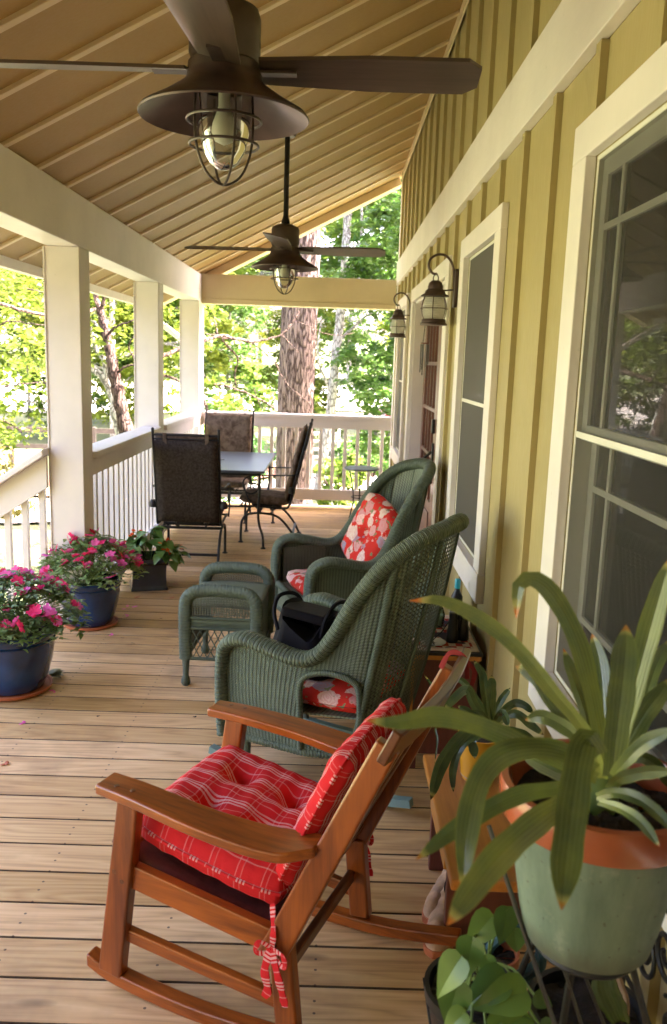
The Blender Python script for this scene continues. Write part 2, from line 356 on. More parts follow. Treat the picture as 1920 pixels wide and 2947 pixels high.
M['white'] = simple('white_vinyl', (.70, .68, .60), .4, 0, .06, 5, .05)
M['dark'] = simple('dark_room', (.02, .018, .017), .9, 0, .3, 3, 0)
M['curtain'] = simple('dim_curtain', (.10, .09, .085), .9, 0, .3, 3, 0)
M['door'] = m_wood('red_brown_door_stain', (.085, .026, .018), (.19, .070, .048), 'z', 1, .35, .3)
M['rocker'] = m_wood('orange_varnished_wood', (.120, .026, .005), (.39, .096, .012), 'x', 1.2, .30, .45)
M['rocker_z'] = m_wood('orange_varnished_wood_upright', (.115, .024, .005), (.35, .084, .011), 'z', 1.2, .30, .45)
M['rocker_dark'] = m_wood('shade_darkened_varnished_wood', (.050, .014, .007), (.150, .045, .015), 'y', 1.2, .32, .35)  # shade on the crest, back slats and rear rails is put into this colour
M['ribbon'] = simple('faded_red_ribbon', (.30, .028, .030), .85, 0, .2, 20, .4, 80)
M['bench'] = m_wood('honey_pine_stain', (.34, .115, .020), (.58, .235, .045), 'y', .9, .35, .35)
M['bench_d'] = m_wood('red_stained_wood', (.085, .022, .018), (.17, .048, .036), 'z', 1, .4, .2)
M['wick'] = m_wicker('green_wicker_close_weave', (.100, .136, .096), .0135, .0105)
M['wick_open'] = m_wicker('green_wicker_open_weave', (.088, .102, .068), .0150, .0115, .55)
M['wick_rim'] = m_wicker('green_wicker_wrapping', (.106, .142, .100), .0055, .05, axis_swap=False, bs=.8)
M['wick_flat'] = m_wicker('green_wicker_smooth_panel', (.195, .232, .160), .0150, .0110, bs=.8)
M['sage'] = simple('sage_painted_runner', (.16, .24, .22), .4, 0, .15, 8, .15)
M['plaid'] = m_plaid(); M['floral'] = m_floral()
M['bag'] = simple('black_leather_bag', (.010, .009, .013), .7, 0, .3, 8, .5, 45, .002, .12)
M['blue'] = simple('cobalt_glazed_ceramic', (.006, .032, .120), .12, 0, .75, 5, .12, 8, .004, .5, .4)
M['bluedark'] = simple('dark_blue_grey_glaze', (.018, .030, .060), .16, 0, .5, 4, .2, 12, .003, .6, .5)
M['terra'] = simple('terracotta', (.44, .125, .050), .6, 0, .15, 7, .2, 50, .001)
M['terra_glaze'] = simple('orange_glazed_rim', (.36, .085, .032), .22, 0, .22, 6, .12, 30, .001, .6, .4)
def m_pot():
    n = N('stained_pale_green_pot'); n.set(.5, 0, .4); c0 = n.coord(); st = n.noise(n.coord((7, 7, 1.1)), 3, 5, .65); f = n.noise(c0, 22, 6, .7); tc = n.n('TexCoord'); s = n.n('SeparateXYZ'); n.l(tc.outputs['Object'], s.inputs[0])
    c = n.ramp(st, [(.3, (.095, .135, .100)), (.55, (.150, .200, .150)), (.8, (.215, .265, .200))]); c = n.mix(n.rng(f, .60, .72, 0, .55), c, (.30, .31, .25)); lo = n.math('ADD', s.outputs[2], n.math('MULTIPLY', f, .06)); c = n.mix(n.rng(lo, .085, .045, 0, .6), c, (.075, .062, .040))
    c = n.mix(n.math('MULTIPLY', n.math('GREATER_THAN', n.noise(c0, 75, 2), .70), .6), c, (.06, .045, .03)); n.col(c); n.bump(n.math('ADD', st, f), .25, .0015); n.l(n.rng(f, .3, .7, .38, .66), n.b.inputs['Roughness']); return n.m
M['potgreen'] = m_pot()
M['yellow'] = simple('mustard_glazed_pot', (.62, .30, .022), .22, 0, .08, 5, .08, 30, .001, .6, .3)
M['soil'] = simple('potting_soil', (.022, .015, .011), .95, 0, .6, 30, 1.0, 40, .012)
M['sling'] = None
def m_cushion(name, a, b, sc=14):
    n = N(name); n.set(.9, 0, .1); co = n.coord(); f = n.noise(co, sc, 5, .7, .4); n.col(n.ramp(f, [(.38, a), (.62, b)])); n.bump(n.noise(co, 26, 3), .5, .004); return n.m
M['cush'] = m_cushion('brown_mottled_cushion', (.085, .055, .038), (.21, .155, .115))
M['cush_d'] = m_cushion('dark_brown_weave_cushion_back', (.034, .026, .022), (.070, .054, .045), 60)
M['tabletop'] = simple('slate_grey_table_top', (.085, .098, .115), .33, .3, .12, 5, .08, 120, .0004)
M['grass'] = None
def m_ground():
    n = N('lawn'); n.set(.9, 0, .1); co = n.coord(); f = n.noise(co, .35, 5, .6); g = n.noise(co, 14, 5, .7)
    c = n.mix(n.rng(f, .35, .65), (.145, .165, .085), (.205, .220, .125)); c = n.mix(n.rng(g, .35, .7, 0, .55), c, (.060, .085, .028)); n.col(c); n.bump(g, .8, .05); return n.m
M['lawn'] = m_ground()
M['concrete'] = simple('pale_concrete_drive', (.50, .47, .43), .85, 0, .12, .8, .3, 30, .003)
M['road'] = simple('sunlit_gravel_road', (.42, .39, .35), .9, 0, .15, .5, .4, 20, .01)
M['mulch'] = simple('red_bark_mulch', (.26, .13, .085), .95, 0, .5, 14, 1, 20, .03)
M['leafy'] = m_leaf('sunny_maple_leaves', (.175, .245, .028), (.285, .330, .040), .5)
M['leafb'] = m_leaf('lime_woodland_leaves', (.120, .205, .026), (.235, .300, .045), .5)
M['leafg'] = m_leaf('green_oak_leaves', (.055, .125, .020), (.125, .215, .036), .45)
M['leafd'] = m_leaf('deep_green_shrub_leaves', (.040, .105, .018), (.085, .175, .028), .35)
M['leafr'] = m_leaf('olive_and_rust_shrub_leaves', (.170, .150, .035), (.260, .200, .050), .45)
M['bark_pine'] = m_bark('red_brown_pine_bark', (.085, .056, .049), (.235, .172, .150), (20, 20, 2.6), 1.4, .03)
M['bark_dark'] = m_bark('dark_twisted_bark', (.035, .020, .016), (.12, .078, .064), (22, 22, 4), 1.5, .012)
M['bark_grey'] = m_bark('grey_smooth_bark', (.17, .155, .135), (.42, .40, .37), (14, 14, 5), 1.3, .008)
M['imp_leaf'] = m_leaf('impatiens_leaves', (.17, .28, .085), (.32, .42, .16), .25, .4)
M['beg_leaf'] = m_leaf('broad_glossy_leaves', (.085, .20, .040), (.20, .33, .075), .2, .28, spec=.5)
M['pothos'] = m_leaf('pothos_leaves', (.048, .118, .028), (.135, .225, .048), .2, .3, spec=.5)
M['stem'] = simple('green_stems', (.13, .20, .05), .5, 0, .2, 10, 0)
def petal(name, c):
    n = N(name); n.set(.6, 0, .2); n.col(c); tl = n.n('BsdfTranslucent'); tl.inputs[0].default_value = (*c, 1); mx = n.n('MixShader'); mx.inputs[0].default_value = .35
    n.l(n.b.outputs[0], mx.inputs[1]); n.l(tl.outputs[0], mx.inputs[2]); n.l(mx.outputs[0], n.out.inputs[0]); return n.m
M['pink'] = petal('hot_pink_petals', (.95, .15, .40)); M['magenta'] = petal('magenta_petals', (.90, .18, .55)); M['rose'] = petal('red_pink_petals', (.92, .05, .20)); M['orange'] = petal('orange_petals', (.86, .115, .018))
M['strap'] = m_strap('bromeliad_leaf', (.125, .170, .070), (.55, .20, .045), (.26, .30, .065))
M['strap_s'] = m_strap('small_bromeliad_leaf', (.055, .100, .040), (.10, .08, .03), (.16, .21, .06))
M['black'] = simple('black_rubber', (.010, .010, .011), .35, 0, .2, 8, .2)
M['steel'] = simple('grey_steel_rod', (.085, .082, .080), .4, .7, .2, 10, .1)
M['hose'] = simple('teal_garden_hose', (.030, .095, .115), .45, 0, .2, 10, .2)
M['china'] = simple('white_china', (.72, .70, .66), .2, 0, .05, 5, 0)
M['turq'] = simple('turquoise_plastic', (.030, .38, .45), .35, 0, .08, 5, 0)
M['canvas'] = simple('tan_shoe_canvas', (.46, .29, .20), .85, 0, .3, 26, .8, 70, .003)
M['fence'] = simple('weathered_dark_fence', (.050, .038, .030), .9, 0, .3, 9, .5, 40, .004)
M['maroon'] = simple('maroon_car_paint', (.16, .020, .022), .2, .2, .1, 4, 0, coat=.6)
M['chrome'] = simple('bright_metal', (.5, .5, .5), .2, 1, .05, 4, 0)
# ================================================ SETTING
GZ = -1.2
XW, XL, YE = .63, -1.38, 8.74         # house wall face, beam/rail inner face, end of the porch
def slope_z(x): return 2.375 + .515 * (x - XL)
def ground_h(x, y):
    h = GZ
    if y > 34: h += (y - 34) * .05
    if x < -14: h += (-14 - x) * .10
    return h + .05 * math.sin(x * .9) * math.cos(y * .7)
g = MB(); g.grid(lambda u, v: (-110 + 220 * u, -60 + 240 * v, ground_h(-110 + 220 * u, -60 + 240 * v)), 110, 120)
tag(g.build('ground', M['lawn']), kind='structure')
def sheet(name, poly, mat, dz, n=24):
    "a strip between two edge polylines, laid on the ground"
    A = resample(poly[0], n); B = resample(poly[1], n); g = MB()
    g.grid(lambda u, v: (lambda x, y: (x, y, ground_h(x, y) + dz))(*(A[round(u * (n - 1))] * (1 - v) + B[round(u * (n - 1))] * v)), n - 1, 6)
    return tag(g.build(name, mat), kind='structure')
sheet('driveway', ([(-30, 11.5), (-6, 12.9), (-3, 13.6), (0, 17.6), (6, 18.2), (20, 18.4)], [(-30, 15.5), (-6, 15.0), (-3.4, 15.8), (-.5, 20.0), (6, 20.6), (20, 20.8)]), M['concrete'], .07)
sheet('road', ([(-60, 33), (-10, 36), (-3, 40), (20, 44)], [(-60, 46), (-10, 52), (-2, 56), (20, 58)]), M['road'], .08)
sheet('mulch_bed', ([(-30, 15.8), (-6, 15.3), (-3.6, 16.1), (-.8, 20.3)], [(-30, 19.5), (-6, 18.2), (-4.2, 19), (-1.2, 22)]), M['mulch'], .08)
# deck
dk = MB(); y = 3.732 - .145 * 72; k = 0
while y < YE + .14:
    y1 = min(y + .1398, YE + .15)
    b = random.random(); dk.lo((-1.64, y, -.028), (XW + .13, y1, 0), fa=.02 + b)
    y += .145; k += 1
deck = dk.build('deck', M['deck'], smooth=0, bevel=.005, seg=2); tag(deck, kind='structure')
sb = MB()
for x in np.arange(-1.6, .8, .406): sb.lo((x, -6.4, -.25), (x + .04, YE + .1, -.030))
sb.lo((-1.67, -6.6, -.27), (-1.642, 2.5, .0)); sb.lo((-1.67, 2.5, -.27), (-1.642, YE + .15, -.0))
sb.lo((-1.64, YE + .152, -.27), (.6, YE + .18, -.002)); sb.lo((-1.64, -6.5, -.6), (.8, YE + .1, -.262))
tag(sb.build('deck_framing', M['cream'], smooth=0), kind='structure')

# ------------------------------------------------ house
house = thing('house', 'olive yellow board and batten house wall along the right of the porch', 'house', (XW, 0, 0))
def hx(a, b): return ((a[0] - XW, a[1], a[2]), (b[0] - XW, b[1], b[2]))
def hlo(mb, a, b): return mb.lo(*hx(a, b))
# openings: (y0,y1,z0,z1) clear openings
W1, W2, W3 = (1.20, 2.185, .715, 2.06), (3.38, 4.17, .715, 2.05), (7.55, 8.32, .715, 2.05)
DR = (4.86, 6.86, 0.0, 2.03)
W0 = (.02, 1.005, .715, 2.06)
ops = [W0, W1, W2, DR, W3]
wl = MB(); TH = .13; top = slope_z(XW) + .05
ys = [-7.0] + [q for o in ops for q in o[:2]] + [YE + .06]
for i in range(0, len(ys), 2): hlo(wl, (XW, ys[i], -.3), (XW + TH, ys[i + 1], top))
for o in ops:
    if o[2] > 0: hlo(wl, (XW, o[0], -.3), (XW + TH, o[1], o[2]))
    hlo(wl, (XW, o[0], o[3]), (XW + TH, o[1], top))
bt = wl
def blocked(y, z0, z1):
    out = [(z0, z1)]
    for (a, b, c, d) in [(W0[0] - .11, W0[1] + .11, .60, 2.15), (W1[0] - .11, W1[1] + .11, .60, 2.15), (W2[0] - .115, W2[1] + .12, .60, 2.135), (4.69, 7.0, 0, 2.12), (W3[0] - .12, W3[1] + .12, .6, 2.135)]:
        if a - .01 < y < b + .01:
            n2 = []
            for p, q in out:
                if c > p: n2.append((p, min(q, c)))
                if d < q: n2.append((max(p, d), q))
            out = n2
    return [s for s in out if s[1] - s[0] > .02]
y = 4.211 - .4065 * 27
while y < 8.7:
    for a, b in blocked(y, 0.0, 2.318): hlo(bt, (XW - .020, y - .020, a), (XW + .0005, y + .020, b))
    hlo(bt, (XW - .020, y - .020, 2.545), (XW + .0005, y + .020, slope_z(XW) - .02)); y += .4065
wall = wl.build('wall', M['siding'], house, smooth=0)
fr = MB(); hlo(fr, (XW - .036, -7, 2.32), (XW - .0005, YE + .04, 2.545)); fr.build('frieze_board', M['cream_x'], house, smooth=0, bevel=.003)
ct = MB(); hlo(ct, (XW - .025, YE - .075, 0), (XW - .0005, YE + .06, 2.318)); hlo(ct, (XW - .022, YE - .03, 2.548), (XW - .0005, YE + .06, slope_z(XW) - .01)); ct.build('corner_trim', M['cream'], house, smooth=0, bevel=.003)
cr = MB(); hlo(cr, (XW - .03, -7, slope_z(XW) - .075), (XW - .019, YE + .0, slope_z(XW - .03) - .0)); cr.build('ceiling_trim', M['ceiling_l'], house, smooth=0)
wn = MB(); hlo(wn, (-7.5, -2.5, -1.2), (XW - .001, -2.35, 3.3)); wn.build('added_light_block_wall', M['siding'], house, smooth=0)  # unseen wall, added to cut the light from behind and left of the camera
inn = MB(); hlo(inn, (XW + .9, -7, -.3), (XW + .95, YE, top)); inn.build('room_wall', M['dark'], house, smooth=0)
hb = MB(); hlo(hb, (XW + TH + .01, -7, -.28), (XW + 7, -6.9, 3.4)); hlo(hb, (XW + TH + .01, YE - .05, -.28), (XW + 7, YE + .05, 4.6)); hlo(hb, (XW + 7, -7, -1.2), (XW + 7.1, YE, 3.4)); hb.build('outer_wall', M['siding'], house, smooth=0)
rf = MB(); rf.prism([(-.02, slope_z(XW) + .06), (3.6, slope_z(XW) + 1.9), (7.6, slope_z(XW) - .2), (7.6, slope_z(XW) - .05), (3.6, slope_z(XW) + 2.05), (-.02, slope_z(XW) + .18)], -7.3, YE + .5, 'y')
rf.build('main_roof', simple('grey_roof_shingles', (.08, .075, .07), .9, 0, .3, 12, .6, 40, .01), house, smooth=0)

def window(o, trim, name='window', lbl=None, nearglass=True):
    y0, y1, z0, z1 = o; t = MB(); hlo
    X = XW; f = .12
    hlo(t, (X - .028, y0 - f, z0 - .0), (X - .0005, y0, z1)); hlo(t, (X - .028, y1, z0), (X - .0005, y1 + f, z1))
    hlo(t, (X - .028, y0 - f, z1), (X - .0005, y1 + f, z1 + f * .78)); hlo(t, (X - .034, y0 - f - .01, z0 - f), (X - .0005, y1 + f + .01, z0))
    win = t.build(name, M['cream'], house, smooth=0, bevel=.003)
    if lbl: win['label'] = lbl
    fr = MB(); e = .012
    for a, b in (((X + .001, y0, z0), (X + .085, y0 + e, z1)), ((X + .001, y1 - e, z0), (X + .085, y1, z1)), ((X + .001, y0 + e, z1 - e), (X + .085, y1 - e, z1)), ((X + .001, y0 + e, z0), (X + .085, y1 - e, z0 + e))): hlo(fr, a, b)
    fr.build('window_frame', M['white'], win, smooth=0, bevel=.002)
    zm = 1.375; s = MB(); w_ = .042
    def sash(xa, xb, a, b, c, d):
        for p, q in (((xa, a, c), (xb, a + w_, d)), ((xa, b - w_, c), (xb, b, d)), ((xa, a + w_, d - w_), (xb, b - w_, d)), ((xa, a + w_, c), (xb, b - w_, c + w_))): hlo(s, p, q)
    sash(X + .015, X + .040, y0 + e, y1 - e, zm - .015, z1 - e); sash(X + .045, X + .068, y0 + e, y1 - e, z0 + e, zm + .025)
    s.build('sash', M['white'], win, smooth=0, bevel=.002)
    mu = MB()
    for (xa, c, d) in ((X + .0165, zm + .02, z1 - e - w_), (X + .0465, z0 + e + w_, zm - .015)):
        hlo(mu, (xa, y0 + e + w_ + .10, c), (xa + .006, y0 + e + w_ + .116, d)); hlo(mu, (xa, y1 - e - w_ - .116, c), (xa + .006, y1 - e - w_ - .10, d))
        hlo(mu, (xa - .001, y0 + e + w_, d - .13), (xa + .007, y1 - e - w_, d - .114))
        hlo(mu, (xa - .001, y0 + e + w_, c + .11), (xa + .007, y1 - e - w_, c + .126)) if xa > X + .03 else None
    mu.build('grille', M['white'], win, smooth=0)
    p = MB(); hlo(p, (X + .024, y0 + e + w_, zm + .02), (X + .027, y1 - e - w_, z1 - e - w_)); hlo(p, (X + .053, y0 + e + w_, z0 + e + w_), (X + .056, y1 - e - w_, zm - .015)); p.build('pane', M['pane'], win, smooth=0)
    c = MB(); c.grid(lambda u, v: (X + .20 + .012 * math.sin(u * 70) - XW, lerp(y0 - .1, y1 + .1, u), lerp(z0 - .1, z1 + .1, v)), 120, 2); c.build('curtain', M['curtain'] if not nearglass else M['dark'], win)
    if 1:
        sc = MB(); sc.grid(lambda u, v: (X + .004 - XW, lerp(y0 + e, y1 - e, u), lerp(z0 + e, z1 - e, v)), 1, 1); so_ = sc.build('insect_screen', M['screen'] if trim else M['screen_thin'], win, smooth=0)
        sm = MB(); hlo(sm, (X + .002, y0 + e, zm - .008), (X + .008, y1 - e, zm + .008)); sm.build('screen_bar', M['white'], win, smooth=0)
    return win
window(W0, False); window(W1, False, lbl='tall window with two sashes and divided lights nearest the camera')
window(W2, True, lbl='tall screened window between the near window and the doors', nearglass=False); window(W3, True, lbl='screened window beyond the doors at the far end of the wall', nearglass=False)
# doors
d = MB(); X = XW; y0, y1, z0, z1 = DR
hlo(d, (X - .028, y0 - .15, 0), (X - .0005, y0, z1)); hlo(d, (X - .028, y1, 0), (X - .0005, y1 + .15, z1)); hlo(d, (X - .028, y0 - .15, z1), (X - .0005, y1 + .15, z1 + .10))
dt = d.build('door_trim', M['cream'], house, smooth=0, bevel=.003)
j = MB(); hlo(j, (X, y0, 0), (X + TH, y0 + .02, z1)); hlo(j, (X, y1 - .02, 0), (X + TH, y1, z1)); hlo(j, (X, y0 + .02, z1 - .02), (X + TH, y1 - .02, z1)); hlo(j, (X, y0 + .02, -.02), (X + TH, y1 - .02, .02)); j.build('jamb', M['cream'], dt, smooth=0)
ym = (y0 + y1) / 2
for a, b, hs in ((y0 + .022, ym - .002, 0), (ym + .002, y1 - .022, 1)):
    dm = MB(); xa, xb = X + .088, X + .128; s_ = .115; zb, zt = .55, z1 - .02 - .13
    for p, q in (((xa, a, .022), (xb, a + s_, z1 - .024)), ((xa, b - s_, .022), (xb, b, z1 - .024)), ((xa, a + s_, zt), (xb, b - s_, z1 - .024)), ((xa, a + s_, .022), (xb, b - s_, zb))): hlo(dm, p, q)
    door = dm.build('door', M['door'], house, smooth=0, bevel=.003); door['label'] = 'red brown glazed door leaf ' + ('with a black handle' if hs else 'nearer the camera')
    pn = MB(); hlo(pn, (xa - .006, a + s_ + .05, .20), (xa - .0005, b - s_ - .05, .47)); pn.build('door_panel', M['door'], door, smooth=0, bevel=.003)
    mu = MB()
    for i in range(1, 4): yy = lerp(a + s_, b - s_, i / 4); hlo(mu, (xa + .002, yy - .011, zb), (xb - .002, yy + .011, zt))
    for i in range(1, 4): zz = lerp(zb, zt, i / 4); hlo(mu, (xa - .001, a + s_, zz - .013), (xb - .004, b - s_, zz + .013))
    mu.build('glazing_bars', M['door'], door, smooth=0, bevel=.002)
    gp = MB(); hlo(gp, (xa + .016, a + s_, zb), (xa + .020, b - s_, zt)); gp.build('pane', M['pane'], door, smooth=0)
    yh = b - .06 if not hs else a + .06
    if hs:
        h = MB(); hlo(h, (xa - .012, yh - .025, .70), (xa - .0005, yh + .025, .99)); h.tube(spline([(xa - .012 - XW, yh, .74), (xa - .065 - XW, yh, .78), (xa - .075 - XW, yh, .86), (xa - .012 - XW, yh, .93)]), .010, 8); hlo(h, (xa - .02, yh - .03, 1.06), (xa - .0005, yh + .03, 1.16))
        h.build('handle', M['iron'], door, bevel=.003)

# ------------------------------------------------ porch roof
roof = thing('porch_roof', 'sloping tan ceiling of the porch with narrow battens', 'roof', (0, 0, 0))
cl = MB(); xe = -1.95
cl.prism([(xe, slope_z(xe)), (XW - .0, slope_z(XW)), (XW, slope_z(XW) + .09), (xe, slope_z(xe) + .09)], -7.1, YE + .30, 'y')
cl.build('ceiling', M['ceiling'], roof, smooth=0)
cb = MB(); y = 5.24 - .405 * 30
sn = Vector((1, 0, .515)).normalized(); upn = Vector((-.515, 0, 1)).normalized()
while y < YE + .2:
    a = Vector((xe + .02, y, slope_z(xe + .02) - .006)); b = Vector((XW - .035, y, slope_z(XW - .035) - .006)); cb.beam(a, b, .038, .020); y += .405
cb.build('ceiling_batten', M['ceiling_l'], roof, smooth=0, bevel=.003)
rk = MB(); a = Vector((xe, YE + .20, slope_z(xe) - .045)); b = Vector((XW - .03, YE + .20, slope_z(XW - .03) - .045)); rk.beam(a, b, .20, .075); rk.build('rake_board', M['ceiling_l'], roof, smooth=0, bevel=.003)
fa = MB(); fa.lo((xe - .03, -7.1, slope_z(xe) - .06), (xe - .001, YE + .35, slope_z(xe) + .10)); fa.build('fascia', M['cream_x'], roof, smooth=0)
gu = MB(); gu.prism([(xe - .035, 2.03), (xe - .09, 2.03), (xe - .13, 2.10), (xe - .13, 2.15), (xe - .035, 2.15)], -7.1, YE + .35, 'y'); gu.build('gutter', M['white'], roof, smooth=0)
bm = MB(); bm.lo((XL - .175, -7, 2.095), (XL, YE - .001, slope_z(XL - .0) - .012)); bm.build('side_beam', M['cream_x'], roof, smooth=0, bevel=.004)
eb = MB(); eb.lo((XL - .175, YE, 2.125), (XW - .033, YE + .14, 2.372)); eb.lo((XL + .0, YE - .012, 2.078), (XW - .033, YE + .15, 2.124)); eb.build('end_beam', m_paint('end_beam_paint', (.66, .56, .37), (.4, 3, 3)), roof, smooth=0, bevel=.003)
# posts
GP = 'square cream porch posts along the open side'
for i, (yy, lb) in enumerate(((.55, 'square cream porch post outside the left of the view'), (4.60, 'square cream porch post beside the magenta flower pots, nearest the camera'), (6.62, 'square cream porch post behind the dark chair back, between the two side railings'), (8.56, 'square cream corner post where the side and end railings meet'))):
    if i == 0: continue
    p = MB(); xa, xb = XL - .185, XL + .002; yb = yy + .185 if i < 3 else YE + .14
    p.lo((xa, yy, 0 if i < 4 else 0), (xb, yb, 2.094)); po = p.build('post', M['cream'], smooth=0, bevel=.005, seg=3); tag(po, lb, 'post', GP)
    s_ = MB(); s_.lo((xa - .006, yy - .006, 0), (xa + .002, yy + .016, 2.09)); s_.build('corner_bead', M['cream'], po, smooth=0)
# ------------------------------------------------ railings
def railing(nm, lb, a, b, ax, x0, spacing=.129, n_off=.06):
    "level railing from a to b along axis ax at cross coordinate x0 (inner face)"
    r = thing(nm, lb, 'railing', (0, 0, 0), 0, 'white level railings round the deck')
    def L(mb, s0, s1, c0, c1, z0, z1):
        if ax == 'y': return mb.lo((c0, s0, z0), (c1, s1, z1))
        return mb.lo((s0, c0, z0), (s1, c1, z1))
    sg = -1 if ax == 'y' else 1
    q = sorted; c = lambda p0, p1: q((x0 + sg * p0, x0 + sg * p1))
    mb = MB(); L(mb, a, b, *c(-.03, .13), .945, .985); mb.build('cap', M['cream_x'] if ax == 'y' else M['cream_x'], r, smooth=0, bevel=.006, seg=3)
    mb = MB(); L(mb, a, b, *c(.0, .030), .845, .944); mb.build('top_rail', M['cream_x'], r, smooth=0, bevel=.003)
    mb = MB(); L(mb, a, b, *c(.0, .030), .085, .200); L(mb, a, b, *c(.031, .069), .085, .125); mb.build('bottom_rail', M['cream_x'], r, smooth=0, bevel=.003)
    bal = None; s = a + n_off
    while s < b - .03:
        if bal is None:
            mb = MB(); L(mb, -.018, .018, *c(.031, .067), .126, .944); bal = mb.build('baluster', M['cream'], r, smooth=0, bevel=.003); o = bal
        else: o = bal.copy(); C.objects.link(o); o.parent = r
        o.location = (0, s, 0) if ax == 'y' else (s, 0, 0); s += spacing
    return r
railing('railing', 'cream side railing between the two nearer posts, behind the pots', 4.787, 6.618, 'y', XL)
railing('railing', 'short cream side railing between the far post and the corner post', 6.807, 8.558, 'y', XL)
railing('railing', 'cream railing across the far end of the deck behind the dining set', XL + .004, XW - .027, 'x', YE, n_off=.09)
# stair railing and stairs
sr = thing('stair_railing', 'cream sloping stair handrail going down to the lawn on the left', 'railing', (0, 4.56, 0))
m_ = .665; x1 = XL - .19; x2 = -3.6
def sz(x, z): return z + m_ * (x - x1)
def slab(mb, z0, z1, ya, yb): mb.prism([(x1, z0), (x1, z1), (x2, sz(x2, z1)), (x2, sz(x2, z0))], ya, yb, 'y')
mb = MB(); slab(mb, .98, 1.02, -.06, .09); mb.build('handrail', M['cream_x'], sr, smooth=0, bevel=.005)
mb = MB(); slab(mb, .80, .979, 0, .03); mb.build('top_rail', M['cream_x'], sr, smooth=0, bevel=.003)
mb = MB(); slab(mb, .09, .19, 0, .03); mb.build('bottom_rail', M['cream_x'], sr, smooth=0, bevel=.003)
bal = None; x = x1 - .045
while x > x2 + .05:
    mb = MB(); mb.prism([(-.018, .12), (.018, .12), (.018, .97), (-.018, .945)], .031, .067, 'y')
    if bal is None: bal = mb.build('baluster', M['cream'], sr, smooth=0, bevel=.003); o = bal
    else: o = bal.copy(); C.objects.link(o); o.parent = sr
    o.location = (x, 0, m_ * (x - x1)); x -= .098
mb = MB(); mb.lo((x2 - .10, -.03, GZ), (x2, .07, sz(x2, 1.06))); mb.build('newel_post', M['cream'], sr, smooth=0, bevel=.004)
st = thing('stairs', 'wooden stairs going down from the deck to the lawn', 'stairs', (0, 2.4, 0))
for i in range(6):
    x = -1.66 - .28 * i; z = -.19 * (i + 1); mb = MB(); mb.lo((x - .29, 0, z - .03), (x, 2.14, z), fa=.3 + .1 * i); mb.build('tread', M['deck'], st, smooth=0, bevel=.004)
    mb = MB(); mb.lo((x - .022, 0, z + .001), (x - .012, 2.14, z + .16)); mb.build('riser', M['cream'], st, smooth=0)
# downspout near the corner
ds = MB(); ds.tube([(-2.03, 8.80, 2.06), (-2.0, 8.80, 2.0), (-1.60, 8.98, 1.70), (-1.56, 9.0, 1.62), (-1.56, 9.0, -1.0)], .033, 8); tag(ds.build('downspout', M['white']), 'white downspout slanting from the gutter to the far corner post', 'downspout')
def px(reg, sc): return lambda x, y: (reg[0] + x / sc, reg[1] + y / sc)
